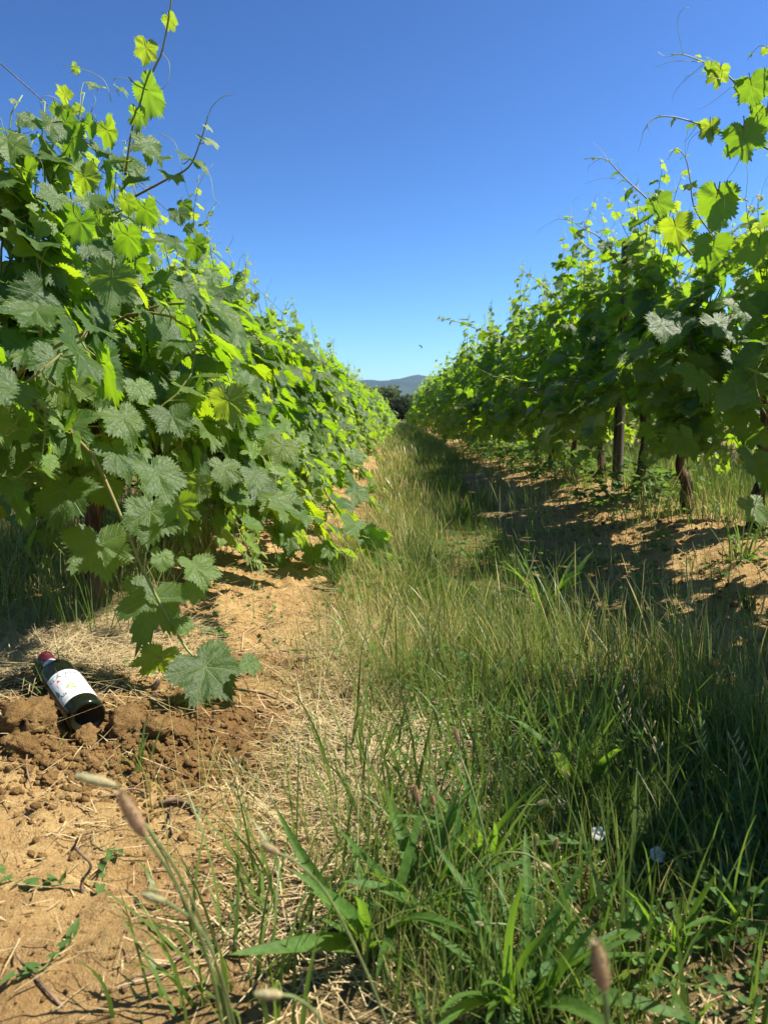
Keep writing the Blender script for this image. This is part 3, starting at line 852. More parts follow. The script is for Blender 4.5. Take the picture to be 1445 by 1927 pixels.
for a in [(1415, 170, 66, 2.55, -10, (0, .6, .4), .2), (1352, 142, 44, 2.54, 10, (0, .6, .4), .4), (1335, 128, 26, 2.52, 15, (0, .4, .4), .6), (1400, 265, 84, 2.62, -10, (0, .8, .4), .15), (1335, 245, 44, 2.60, -5, (0, .8, .4), .35), (1438, 225, 60, 2.6, 0, (0, .8, .4), .2),
          (1345, 385, 86, 2.7, 5, (0, .7, .5), .1), (1272, 435, 66, 2.75, -10, (0, .7, .5), .1), (1240, 388, 50, 2.8, -15, (0, .7, .4), .25), (1385, 372, 50, 2.7, -40, (.3, .2, .7), .6), (1400, 590, 84, 2.6, 5), (1340, 475, 76, 2.7, 5, (0, .6, .4), .1), (1425, 470, 70, 2.7, 0, (0, .7, .3), .1),
          (1320, 720, 98, 2.5, 10), (1405, 690, 98, 2.45, -8), (1390, 790, 100, 2.45, 12), (1290, 830, 80, 2.6, -6), (1425, 880, 96, 2.4, 8), (1250, 620, 84, 2.8, 8), (1360, 620, 92, 2.5, -12), (1420, 960, 70, 2.5, -12)]:
    v.hero_leaf(*a)
v.hero_cane([P(1500, 320, 2.75), P(1440, 278, 2.68), P(1370, 255, 2.64), P(1310, 232, 2.60), P(1265, 220, 2.58), P(1232, 222, 2.57), P(1215, 240, 2.56), P(1208, 252, 2.56)], 0.026, 0.075, r0=0.0038, r1=0.0011)
c2 = len(v.canes) - 1
v.tend += [(c2, np.array(smooth_path([P(1210, 250, 2.56), P(1206, 265, 2.56), P(1200, 286, 2.56)], 5))), (c2, np.array(smooth_path([P(1330, 238, 2.6), P(1300, 260, 2.6), P(1290, 290, 2.6)], 5))),
           (c2, np.array(smooth_path([P(1400, 280, 2.6), P(1380, 320, 2.6), P(1365, 345, 2.6), P(1362, 400, 2.6)], 5)))]
v.hero_cane([P(1500, 150, 2.6), P(1455, 100, 2.5), P(1430, 86, 2.5), P(1405, 112, 2.5)], 0.02, 0.08, r0=0.002, r1=0.0008)
v.hero_cane([P(1370, 480, 2.9), P(1310, 400, 2.85), P(1298, 340, 2.82), P(1290, 300, 2.8), P(1272, 280, 2.78), P(1255, 300, 2.78)], 0.03, 0.06, r0=0.003, r1=0.001)
v = RV[6]
v.hero_cane([P(1300, 480, 3.4), P(1256, 425, 3.36), P(1220, 378, 3.32), P(1185, 345, 3.3), P(1160, 320, 3.28), P(1142, 301, 3.27), P(1115, 297, 3.26), P(1100, 300, 3.26)], 0.04, 0.06, r0=0.0040, r1=0.0011)
c3 = len(v.canes) - 1
v.tend += [(c3, np.array(smooth_path([P(1165, 336, 3.3), P(1130, 336, 3.3), P(1100, 346, 3.3)], 5)))]
v = RV[7]
v.hero_cane([P(1180, 520, 4.1), P(1130, 450, 4.0), P(1100, 432, 3.98), P(1072, 415, 3.95), P(1048, 412, 3.95)], 0.05, 0.06, r0=0.0038, r1=0.0011)
v.hero_cane([P(1110, 470, 4.2), P(1080, 440, 4.2), P(1075, 400, 4.2)], 0.03, 0.06, r0=0.003, r1=0.0011)
RV[9].hero_cane([P(1060, 580, 5.6), P(1030, 545, 5.5), P(1000, 520, 5.45), P(975, 505, 5.4)], 0.05, 0.07)
RV[10].hero_cane([P(960, 640, 7.2), P(900, 620, 7.0), P(860, 605, 6.8), P(822, 598, 6.7)], 0.07, 0.07, r1=0.002)
RV[7].hero_cane([P(1010, 740, 4.2), P(975, 722, 4.0), P(950, 712, 3.9), P(925, 708, 3.85)], 0.05, 0.05)

for k, v in enumerate(LV):
    y = v.y
    lod, n_obj = (0, 290) if y < 4 else ((0, 220) if y < 6 else ((1, 110) if y < 10 else ((1, 50) if y < 16 else (2, 0))))
    if k == 0: lab = 'grapevine cut by the picture edge in the sunlit row, just before the bottle'
    elif k == 1: lab = 'grapevine whose long leafy cane hangs down over the wine bottle'
    elif k == 3: lab = 'grapevine with a thin bare-tipped cane trailing out over soil towards the grass'
    elif k < 16: lab = f'{ORD[k - 1]} grapevine beyond the bottle, counted along the sunlit row'
    else: lab = 'distant grapevine merged into the far end of the sunlit green row'
    build_vine(v, lab, 'grapevines of the sunlit row', lod, n_obj)
first = next(i for i, v in enumerate(RV) if v.y > 2.5)
for k, v in enumerate(RV):
    y = v.y
    lod, n_obj = (1, 0) if y < 1.8 else ((0, 290) if y < 4.7 else ((0, 220) if y < 6.5 else ((1, 110) if y < 10 else ((1, 50) if y < 16 else (2, 0)))))
    if y < 1.8: lab = 'grapevine of the shaded row just out of the picture, shading the near grass'
    elif y < 2.5: lab = 'grapevine of the shaded row with its leaves cut off by the picture edge'
    elif k == first: lab = 'grapevine with two tendrilled shoots arching highest against the blue sky'
    elif k == first + 1: lab = 'grapevine with a single thick dark trunk, first beyond the high arching shoots'
    elif k < first + 12: lab = f'{ORD[k - first]} grapevine along the shaded row, beyond the high arching shoots'
    else: lab = 'distant grapevine merged into the far end of the shaded row'
    build_vine(v, lab, 'grapevines of the shaded row', lod, n_obj)
# the next rows on either side, glimpsed under and through these
for x, sd_, lab, grp in ((ROWL - GAP, 1.0, 'grapevine of the next row, glimpsed behind the sunlit row', 'grapevines of the row behind the sunlit row'),
                         (ROWR + GAP, -1.0, 'grapevine of the next row, glimpsed bright behind the shaded row', 'grapevines of the row behind the shaded row')):
    for k in range(24):
        v = Vine(x, 2.0 + 0.95 * k, sd_, 1.5, 0.52, 3000 + k + int(x * 10) + 100)
        v.grow(15, 0.10, 0.5, 0.6, 0.15, 0.075, 0.5)
        for c in range(4):
            e = (v.x + sd_ * v.r.uniform(.3, .8), v.y + v.r.uniform(-.6, .6), v.r.uniform(.15, .5))
            v.hero_cane([(v.x, v.y + v.r.uniform(-.4, .4), .6), (v.x + sd_ * .2, v.y, .75), ((v.x + e[0]) / 2 + sd_ * .1, (v.y + e[1]) / 2, .6), e], 0.095, 0.07)
        build_vine(v, lab, grp, 2, 0)

# ------------------------------------------------------------------ posts and wires
def post(x, y, h, w, label):
    acc = Acc()
    n = 10
    a = np.arange(n) * 2 * math.pi / n
    zs = [-0.1, 0.0, h * 0.3, h * 0.6, h * 0.85, h - 0.01, h]
    ws = [w, w, w * .97, w, w * .96, w * .95, w * .8]
    v = np.array([[(wi * (1 + .08 * math.sin(3 * t + z)) * math.cos(t), wi * math.sin(t) * (1 + .06 * math.cos(2 * t)), z) for t in a] for z, wi in zip(zs, ws)]).reshape(-1, 3)
    q = [(k * n + j, k * n + (j + 1) % n, (k + 1) * n + (j + 1) % n, (k + 1) * n + j) for k in range(len(zs) - 1) for j in range(n)]
    v = np.concatenate([v, [[0, 0, h]]])
    t = [(len(zs) * n, (len(zs) - 1) * n + j, (len(zs) - 1) * n + (j + 1) % n) for j in range(n)]
    root = empty('trellis_post', (x, y, gz(x, y)), label, 'post', 'posts of the vine trellis')
    link('shaft', acc.add(v, t, q).mesh('trellis_post', [M['wood']]), root)
    for z in (0.60, 1.0, 1.33):
        if z < h - 0.03:
            c = np.array([[ (w + 0.004) * math.cos(t), (w + 0.004) * math.sin(t), z + 0.004 * math.sin(5 * t)] for t in np.linspace(0, 2 * math.pi, 17)])
            tv, tt, tq = tube(c, 0.0016, 5)
            link('wire_tie', Acc().add(tv, tt, tq).mesh('wire_tie', [M['wire']]), root)

for y in (3.58, 9.0, 14.5, 20):
    post(ROWL + 0.005, y, 1.20, 0.030, {3.58: 'dark trellis post rising among the leaves of the sunlit row', 9.0: 'second trellis post buried in the sunlit row'}.get(y, 'trellis post hidden in leaves far along the sunlit row'))
for y in (-0.5, 4.80, 10.2, 15.5, 21):
    post(ROWR - 0.02, y, 1.56, 0.034, {4.80: 'grey trellis post among trunks of the shaded row, its top above the leaves', 10.2: 'second trellis post buried in the shaded row'}.get(y, 'trellis post hidden in leaves along the shaded row'))
for x, nm in ((ROWL, 'sunlit'), (ROWR, 'shaded')):
    for z, lab in ((0.60, f'lowest trellis wire strung along the {nm} row'), (1.0, f'middle trellis wire strung along the {nm} row'), (1.33, f'top trellis wire strung along the {nm} row, bare against the sky')):
        pts = [(x + 0.006 * math.sin(y * 3), y, gz(x, 1.0) * 0 + 0.03 + z - 0.012 * math.sin(y * 0.6) ** 2) for y in np.arange(-2, 34, 0.5)]
        tv, tt, tq = tube(pts, 0.0015, 5)
        tag(link('trellis_wire', Acc().add(tv, tt, tq).mesh('trellis_wire', [M['wire']])), lab, 'wire', 'trellis wires')

# ------------------------------------------------------------------ wine bottle
def build_bottle():
    zx = BAX
    e1 = (CO - (B0 + B1) / 2); e1 = (e1 - zx * e1.dot(zx)).normalized()
    e2 = zx.cross(e1)
    root = empty('wine_bottle', B0, 'dark wine bottle with red capsule and white label lying in dug soil', 'bottle')
    E = np.array([tuple(e1), tuple(e2), tuple(zx)]) * 0.92          # rows: local axes, and its size
    def lathe(prof, n=48, closed=False):
        prof = [(r, z if z < 0.198 else 0.198 + (z - 0.198) * 0.85) for r, z in prof]
        a = np.arange(n) * 2 * math.pi / n
        v = np.array([[(r * math.cos(t), r * math.sin(t), z) for t in a] for r, z in prof]).reshape(-1, 3) @ E
        q = [(k * n + j, k * n + (j + 1) % n, (k + 1) * n + (j + 1) % n, (k + 1) * n + j) for k in range(len(prof) - 1) for j in range(n)]
        return v, q
    t = NT('bottle glass')
    n = t.noise(t.coord('Object'), 60, 4)
    glass = t.done(t.pbr(t.mix(n, (0.004, 0.006, 0.003), (0.014, 0.017, 0.008)), t.math('ADD', 0.08, t.math('MULTIPLY', n, 0.12)), 0.35))
    prof = [(0.0005, 0.016), (0.010, 0.0145), (0.019, 0.009), (0.026, 0.003), (0.030, 0.0004), (0.033, 0.0), (0.0358, 0.0018), (0.0375, 0.006), (0.0378, 0.010), (0.0378, 0.10), (0.0378, 0.178),
            (0.0374, 0.188), (0.0355, 0.198), (0.031, 0.207), (0.0245, 0.216), (0.0190, 0.224), (0.0160, 0.233), (0.0150, 0.245), (0.0142, 0.292), (0.0005, 0.2925)]
    dull = t_ = NT('punt glass')
    dull = t_.done(t_.pbr((0.012, 0.011, 0.007), 0.45, 0.15))
    v, q = lathe(prof[:5])
    link('punt', mesh('bottle_punt', v, None, q, None, [dull]), root)
    v, q = lathe(prof[4:])
    link('glass_body', mesh('bottle_body', v, None, q, None, [glass]), root)
    cap = mat_plain('capsule', (0.060, 0.002, 0.008), (0.085, 0.004, 0.012), 60, 0.5, 0.1, 0.001, 0.5)
    v, q = lathe([(0.0149, 0.252), (0.0156, 0.2525), (0.0154, 0.262), (0.0152, 0.283), (0.0158, 0.284), (0.0160, 0.290), (0.0158, 0.297), (0.0150, 0.2995), (0.0001, 0.300)])
    link('capsule', mesh('capsule', v, None, q, None, [cap]), root)
    band = mat_plain('neck band', (0.52, 0.50, 0.64), (0.60, 0.57, 0.70), 200, 0.6, 0.1, 0.001)
    v, q = lathe([(0.0163, 0.2325), (0.0166, 0.233), (0.0157, 0.2515), (0.0153, 0.252)])
    link('neck_band', mesh('neck_band', v, None, q, None, [band]), root)
    # label: a sheet wrapped on the glass; print lies on it
    rr, a0 = 0.0382, R(24)
    paper = mat_plain('label paper', (0.66, 0.65, 0.67), (0.70, 0.69, 0.71), 90, 0.55, 0.1, 0.0005)
    def wrap(uv, lift):
        uv = np.asarray(uv, float)
        an = uv[:, 0] / rr + a0
        return np.stack([(rr + lift) * np.cos(an), (rr + lift) * np.sin(an), uv[:, 1]], -1) @ E
    def sheet(u0, u1, v0, v1, lift, name, m, nu=40, parent=None):
        us = np.linspace(u0, u1, nu)
        uv = np.concatenate([np.stack([us, np.full(nu, v0)], -1), np.stack([us, np.full(nu, v1)], -1)])
        q = [(k, k + 1, nu + k + 1, nu + k) for k in range(nu - 1)]
        return link(name, mesh(name, wrap(uv, lift), None, q, None, [m]), parent)
    W = 0.042
    lab = sheet(-W, W, 0.034, 0.142, 0.0001, 'label', paper, parent=root)
    ink = {k: mat_plain('print ' + k, c, c, 10, 0.6, 0.0) for k, c in dict(black=(0.03, 0.04, 0.05), grey=(0.25, 0.26, 0.3), red=(0.62, 0.10, 0.08), green=(0.10, 0.24, 0.12), leaf=(0.28, 0.42, 0.16), yellow=(0.68, 0.55, 0.10), blue=(0.12, 0.14, 0.2)).items()}
    sheet(-W * .93, W * .93, 0.1345, 0.1352, 0.0003, 'print_line', ink['blue'], parent=lab)
    sheet(-W * .93, W * .93, 0.0425, 0.0431, 0.0003, 'print_line', ink['blue'], parent=lab)
    sheet(-W * .75, W * .75, 0.0465, 0.0469, 0.0003, 'print_line', ink['grey'], parent=lab)
    def poly(pts, m, name='print_mark'):
        uv = np.array(pts, float)
        c = uv.mean(0)
        k = len(uv)
        v = wrap(np.concatenate([uv, [c]]), 0.0003)
        link(name, mesh(name, v, [(k, i, (i + 1) % k) for i in range(k)], None, None, [ink[m]], False), lab)
    def blob(u, v, r, m, n=9, sx=1.0):
        poly([(u + sx * r * math.cos(a) * random.uniform(.8, 1.15), v + r * math.sin(a) * random.uniform(.8, 1.15)) for a in np.linspace(0, 2 * math.pi, n, endpoint=False)], m)
    def text(body, size, u, v, m):
        cu = bpy.data.curves.new('lettering', 'FONT')
        cu.body = body; cu.size = size; cu.align_x = 'CENTER'; cu.resolution_u = 2
        o = bpy.data.objects.new('lettering', cu)
        col.objects.link(o)
        dg = bpy.context.evaluated_depsgraph_get()
        me = bpy.data.meshes.new_from_object(o.evaluated_get(dg))
        bpy.data.objects.remove(o)
        co = np.zeros(len(me.vertices) * 3, np.float32); me.vertices.foreach_get('co', co)
        co = co.reshape(-1, 3)
        me.vertices.foreach_set('co', wrap(co[:, :2] + np.array([u, v]), 0.0003).astype(np.float32).ravel())
        me.materials.clear(); me.materials.append(ink[m]); me.name = 'lettering'; me.update()
        link('lettering', me, lab)
    text('G.A. PERG', 0.0165, -0.001, 0.1205, 'black')
    text('5', 0.013, -0.004, 0.108, 'black')
    text('2 0', 0.009, 0.016, 0.058, 'grey')
    text('Als', 0.013, -0.0275, 0.0560, 'black')
    poly([(-0.031, 0.102), (-0.016, 0.106), (-0.022, 0.1175)], 'red')                 # a roof
    poly([(-0.028, 0.090), (-0.0272, 0.090), (-0.0272, 0.101), (-0.028, 0.101)], 'grey')
    poly([(-0.019, 0.091), (-0.0183, 0.091), (-0.0183, 0.103), (-0.019, 0.103)], 'grey')
    poly([(-0.0405, 0.068), (-0.033, 0.066), (-0.032, 0.078), (-0.0365, 0.094), (-0.0395, 0.084)], 'green')   # a cypress
    for k in range(34):
        a, q_ = random.uniform(0, 6.28), random.random() ** .6
        blob(-0.004 + 0.011 * q_ * math.cos(a), 0.072 + 0.015 * q_ * math.sin(a), random.uniform(.0012, .0026), random.choice(['leaf', 'leaf', 'green', 'yellow']), 7)
    for k in range(16):
        blob(random.uniform(0.006, 0.018), random.uniform(0.068, 0.092), random.uniform(.0010, .0020), random.choice(['yellow', 'leaf', 'yellow']), 7)
    blob(-0.003, 0.0905, 0.0022, 'green')
    for k in range(8):
        u = random.uniform(-0.004, 0.026); v_ = random.uniform(0.085, 0.11)
        poly([(u, v_), (u + 0.0006, v_), (u + 0.003, v_ + 0.008), (u + 0.0024, v_ + 0.008)], 'grey')
build_bottle()

# ------------------------------------------------------------------ clods, crumbs, straw, twigs
def clod_mesh(seed, sub=3):
    import bmesh
    bm = bmesh.new()
    bmesh.ops.create_icosphere(bm, subdivisions=sub, radius=1.0)
    me = bpy.data.meshes.new('soil_clod')
    bm.to_mesh(me); bm.free()
    co = np.zeros(len(me.vertices) * 3, np.float32); me.vertices.foreach_get('co', co); co = co.reshape(-1, 3).astype(float)
    n = lambda f, s: (fbm(co[:, 0] * f + 5 * s + co[:, 2] * f * .7, co[:, 1] * f - co[:, 2] * f * .6, seed + s, 3) - .5)
    d = 1 + 0.9 * n(1.3, 1) + 0.50 * n(3.3, 2) + (0.42 * n(8, 3) + 0.34 * n(17, 4) if sub > 2 else 0)
    co *= d[:, None] * np.array([1.0, 0.85, 0.72])
    me.vertices.foreach_set('co', co.astype(np.float32).ravel())
    me.polygons.foreach_set('use_smooth', np.full(len(me.polygons), sub > 2))
    me.materials.append(M['dug_soil']); me.update()
    return me

CL = [clod_mesh(500 + k, 4) for k in range(5)]
clods = [(45, 1375, 52, 'broad crumbly clod of brown soil beside the bottle base'), (108, 1385, 30, 'rounded clod wedged beside the label of the bottle'), (238, 1380, 42, 'large lumpy clod just past the base of the bottle'),
         (292, 1392, 34, 'clod with a deep shadowed hollow, second past the bottle base'), (338, 1388, 28, 'small clod at the outer end of the dug soil'), (160, 1400, 30, 'clod lying under the base of the bottle'), (42, 1425, 30, 'round pale clod below the broad crumbly clod')]
for k in range(26):
    clods.append((random.uniform(0, 350), random.uniform(1385, 1480), random.uniform(7, 15), 'small loose clod of soil scattered below the bottle'))
for k in range(12):
    clods.append((random.uniform(230, 390), random.uniform(1325, 1400), random.uniform(8, 16), 'small loose clod of soil scattered past the bottle base'))
for k, (px, py, w, lab) in enumerate(clods):
    g = G(px, py)
    d = proj(g)[2]
    s = w / FPX * d
    o = link('soil_clod', CL[k % 5])
    o.location = (g.x, g.y + s * 0.3, g.z + s * 0.28)
    o.scale = (s, s * random.uniform(.8, 1.1), s * random.uniform(.85, 1.1))
    o.rotation_euler = (random.uniform(-.5, .5), random.uniform(-.5, .5), random.uniform(0, 6.28))
    tag(o, lab, 'clod', 'clods of dug soil around the bottle')

cm = [clod_mesh(600 + k, 1) for k in range(3)]
crumb = []
for me in cm:
    co = np.zeros(len(me.vertices) * 3, np.float32); me.vertices.foreach_get('co', co)
    li = np.zeros(len(me.loops), np.int32); me.loops.foreach_get('vertex_index', li)
    crumb.append((co.reshape(-1, 3).astype(float), li.reshape(-1, 3)))
acc = Acc()
def scatter(n, fx, fy, lo, hi):
    x, y = fx(n), fy(n)
    z = ground_z(x, y)
    s = lo + (hi - lo) * rng.random(n) ** 3
    for k in range(n):
        v, t = crumb[k % 3]
        a = rng.random() * 6.28
        c_, s_ = math.cos(a), math.sin(a)
        w = v * s[k]
        acc.add(np.stack([w[:, 0] * c_ - w[:, 1] * s_ + x[k], w[:, 0] * s_ + w[:, 1] * c_ + y[k], w[:, 2] + z[k] + s[k] * .25], -1), t)
scatter(5200, lambda n: rng.normal(-0.54, 0.17, n), lambda n: rng.normal(1.22, 0.11, n), 0.0016, 0.0095)
scatter(5200, lambda n: rng.uniform(-0.9, -0.10, n), lambda n: 0.55 + 2.0 * rng.random(n) ** 1.6, 0.0008, 0.0042)  # fine crumbs; their darker dug-soil colour also paints in the ground's speckled shade
scatter(700, lambda n: rng.uniform(0.75, 1.5, n), lambda n: rng.uniform(1.8, 4.5, n), 0.003, 0.016)
tag(link('soil_crumbs', acc.mesh('soil_crumbs', [M['dug_soil']], smooth=False)), kind='stuff')

def strips(x, y, z, h, w, lean, azi, curve, tint, segs=4, prof=None, flat=False, roll=None):
    """many tapering bent blades as one set of arrays; lean in radians from upright"""
    n = len(x)
    t = np.linspace(0, 1, segs + 1)
    th = lean[:, None] + curve[:, None] * t[None]
    ds = h[:, None] / segs
    rr = np.concatenate([np.zeros((n, 1)), np.cumsum(np.sin(th[:, :-1]) * ds, 1)], 1)
    zz = np.concatenate([np.zeros((n, 1)), np.cumsum(np.cos(th[:, :-1]) * ds, 1)], 1)
    ca, sa = np.cos(azi)[:, None], np.sin(azi)[:, None]
    cx, cy, cz = x[:, None] + rr * ca, y[:, None] + rr * sa, z[:, None] + zz
    pr = (1 - t ** 2.2) * 0.9 + 0.1 if prof is None else prof
    ra = azi + math.pi / 2 if roll is None else roll
    hw = 0.5 * w[:, None] * pr[None]
    ox, oy = np.cos(ra)[:, None] * hw, np.sin(ra)[:, None] * hw
    v = np.stack([np.stack([cx - ox, cy - oy, cz], -1), np.stack([cx + ox, cy + oy, cz], -1)], 2)     # n, segs+1, 2, 3
    m = 2 * (segs + 1)
    k = np.arange(segs) * 2
    q = np.stack([k, k + 1, k + 3, k + 2], -1)[None] + (np.arange(n) * m)[:, None, None]
    return v.reshape(-1, 3), q.reshape(-1, 4), np.repeat(tint, m)

class Blades:
    def __init__(self): self.v, self.q, self.a, self.n = [], [], [], 0
    def add(self, *p, **kw):
        v, q, a = strips(*p, **kw)
        self.v.append(v); self.q.append(q + self.n); self.a.append(a); self.n += len(v)
    def link(self, name, mat):
        me = mesh(name, np.concatenate(self.v), None, np.concatenate(self.q), {'tint': np.concatenate(self.a)}, [mat])
        return tag(link(name, me), kind='stuff')

# straw lying about
st = Blades()
def lay_straw(n, fx, fy, lo, hi, tint=(0.2, 1)):
    x, y = fx(n), fy(n)
    st.add(x, y, ground_z(x, y) + 0.003 + 0.012 * rng.random(n) ** 2, rng.uniform(lo, hi, n), rng.uniform(0.0008, 0.0022, n), rng.uniform(1.35, 1.68, n), rng.uniform(0, 6.28, n), rng.normal(0, 0.25, n), rng.uniform(*tint, n), segs=3)
lay_straw(650, lambda n: rng.uniform(-0.9, -0.1, n), lambda n: rng.uniform(0.55, 1.3, n) , 0.01, 0.07)
lay_straw(3000, lambda n: rng.uniform(-1.0, -0.05, n), lambda n: rng.uniform(1.35, 4.0, n), 0.01, 0.08)
lay_straw(5200, lambda n: rng.normal(-0.78, 0.14, n), lambda n: rng.normal(1.72, 0.18, n), 0.05, 0.20, (0.35, 1))
lay_straw(3800, lambda n: rng.uniform(-0.12, 0.9, n), lambda n: rng.uniform(0.5, 2.6, n), 0.03, 0.14, (0.1, 0.8))
lay_straw(2600, lambda n: rng.uniform(0.7, 1.6, n), lambda n: rng.uniform(1.6, 5, n), 0.03, 0.16, (0.1, 0.8))
lay_straw(1500, lambda n: rng.normal(-0.10, 0.07, n), lambda n: rng.uniform(0.7, 2.2, n), 0.04, 0.15, (0.3, 1))
lay_straw(900, lambda n: rng.normal(0.02, 0.08, n), lambda n: rng.normal(1.22, 0.10, n), 0.06, 0.2, (0.5, 1))
st.link('dry_straw', M['straw'])

twigs = [([(300, 1518), (330, 1512), (362, 1524), (382, 1540)], .004, 'dark bent twig lying on the bare soil beside the fuzzy seed heads'), ([(322, 1526), (322, 1556), (326, 1575)], .0025, 'short dark twig branching below the bent twig'),
         ([(150, 1610), (162, 1640), (160, 1680)], .0026, 'upright brown dead stem stub on the pale soil'), ([(282, 1500), (250, 1490), (200, 1506), (180, 1500)], .002, 'thin curved twig below the clods'),
         ([(296, 1290), (293, 1310)], .008, 'cut cane stub poking from soil beside the hanging leaf'), ([(120, 1900), (50, 1830), (30, 1800)], .0016, 'grey twig lying low on the pale soil'),
         ([(420, 1770), (300, 1830), (230, 1868)], .003, 'long straight pale stem lying across the soil'), ([(470, 1238), (540, 1228), (590, 1226)], .004, 'dark twig lying across the lit soil past the hanging cane'),
         ([(430, 1290), (500, 1312), (560, 1340)], .003, 'thin twig lying past the large low leaf'), ([(560, 1250), (600, 1240), (632, 1240)], .004, 'dark twig at the grass edge on the soil'),
         ([(590, 1110), (640, 1112)], .005, 'short twig in the shade of the spiky weed'), ([(62, 1380), (52, 1460), (60, 1490)], .002, 'thin straw stalk standing between the clods')]
for pts, r0, lab in twigs:
    pp = [G(*p) + Vector((0, 0, r0 * 1.2 + random.uniform(0, .004))) for p in pts]
    if 'stub' in lab: pp = [G(*pts[-1]) + Vector((0.004 * k * (-1) ** k, 0.002 * k, -0.01 + 0.022 * k)) for k in range(len(pts) + 1)]
    path = smooth_path(pp, 5)
    tv, tt, tq = tube(path, r0 * (0.8 + 0.4 * rng.random(len(path))) * np.linspace(1, .6, len(path)), 7)
    tag(link('twig', Acc().add(tv, tt, tq).mesh('twig', [M['twig']])), lab, 'twig', 'twigs and dead stems on the soil')

# ------------------------------------------------------------------ grass
gr = Blades()
SEEDP = np.array([0.55, 0.45, 0.40, 0.40, 1.0, 1.25, 0.25])
STEMP = np.array([0.9, 0.7, 0.6, 0.5, 0.4, 0.3, 0.2])
def grass(n, x0, x1, y0, y1, h, w, tint, spread=0.35, segs=4, prof=None, clump=0.5, ypow=1.0, edge=0.12, fn=None):
    x = rng.uniform(x0, x1, n); y = y0 + (y1 - y0) * rng.random(n) ** ypow
    x = x + rng.normal(0, edge, n) * 0.6
    dens = fbm(x * 3.1, y * 3.1, 61, 3)
    keep = rng.random(n) < np.clip(0.5 + (dens - 0.5) * 4.5 * clump + 0.25, 0.05, 1)
    if fn is not None: keep &= fn(x, y)
    x, y, dens = x[keep], y[keep], dens[keep]
    m = len(x)
    hh = rng.uniform(h[0], h[1], m) * np.clip(0.15 + 1.5 * dens, .3, 1.3)
    az = math.pi * 0.75 + 6 * (fbm(x * 2.3, y * 2.3, 71, 2) - 0.5) + rng.normal(0, 1.3, m)
    pt = 1.1 * (fbm(x * 2.7, y * 2.7, 81, 3) - 0.5)
    gr.add(x, y, ground_z(x, y) - 0.004, hh, rng.uniform(w[0], w[1], m), np.abs(rng.normal(0.05, spread * 0.6, m)), az, np.abs(rng.normal(0.35, spread, m)), np.clip(rng.uniform(tint[0], tint[1], m) + rng.normal(0, .06, m) + pt, 0, 1), segs=segs, prof=prof, roll=rng.uniform(0, 6.28, m))
# the strip in the middle of the track: near, middle and far
soilside = lambda x, y: x > np.where(y > 1.5, -0.04, -0.10) + 0.22 * (fbm(y * 2.2, y * 0 + 3, 12, 2) - 0.5) + np.where(y < 1.1, 0.05, 0)
bank = lambda x, y: soilside(x, y) & (x < np.where(y > 1.9, 0.56, 0.70) + 0.3 * (fbm(y * 1.7, y * 0 + 1, 15, 2) - 0.5))
grass(10500, -0.2, 0.95, 0.60, 1.4, (0.02, 0.09), (0.0009, 0.0028), (0.1, 0.8), 0.6, fn=soilside)
grass(8000, -0.06, 1.0, 0.60, 1.45, (0.03, 0.10), (0.0016, 0.0042), (0.08, 0.5), 0.6, 4, None, 0.35, fn=soilside)
grass(900, 0.05, 0.95, 0.8, 1.8, (0.12, 0.24), (0.0014, 0.0030), (0.15, 0.7), 0.4, 5, fn=soilside)
grass(13000, -0.20, 0.90, 1.25, 2.5, (0.03, 0.13), (0.0009, 0.0024), (0.08, 0.85), 0.5, fn=bank)
grass(800, 0.10, 0.70, 1.3, 2.8, (0.12, 0.24), (0.0014, 0.0030), (0.1, 0.6), 0.35, 5, fn=bank)
grass(19000, -0.16, 0.80, 2.3, 4.4, (0.03, 0.125), (0.0011, 0.0027), (0.06, 0.72), 0.5, fn=bank)
grass(14000, -0.16, 0.80, 4.2, 8.0, (0.04, 0.14), (0.002, 0.0045), (0.06, 0.68), 0.4, 3, fn=bank)
grass(9000, -0.14, 0.85, 7.5, 15, (0.07, 0.18), (0.004, 0.008), (0.1, 0.7), 0.38, 3)
grass(6500, -0.25, 0.95, 14, 46, (0.08, 0.2), (0.010, 0.02), (0.1, 0.7), 0.3, 2)
# pale seeding stems, thickest on the sunlit edge
grass(2800, -0.12, 0.12, 1.5, 4.6, (0.08, 0.21), (0.0012, 0.0024), (0.55, 0.98), 0.45, 6, SEEDP, 0.4)
grass(2400, -0.12, 0.14, 4.0, 12, (0.10, 0.22), (0.0035, 0.007), (0.6, 0.95), 0.32, 6, SEEDP, 0.4)
grass(420, 0.2, 0.8, 1.3, 4.0, (0.14, 0.27), (0.0016, 0.003), (0.5, 0.9), 0.25, 6, SEEDP, 0.5)
grass(2600, -0.15, 1.0, 0.7, 2.0, (0.05, 0.16), (0.0012, 0.0024), (0.75, 1.0), 0.7, 6, STEMP, 0.3)
# fine leaning stems at the soil edge
grass(2200, -0.26, -0.04, 0.9, 3.5, (0.06, 0.20), (0.0012, 0.0026), (0.6, 1.0), 0.8, 5, None, 0.5)
# sparse tufts on the bare soil of the sunlit side
grass(1000, -0.95, -0.25, 0.9, 5, (0.012, 0.05), (0.0014, 0.003), (0.2, 0.7), 0.7, 3, None, 1.0, 1, .1, lambda x, y: fbm(x * 9, y * 9, 88, 2) > 0.60)
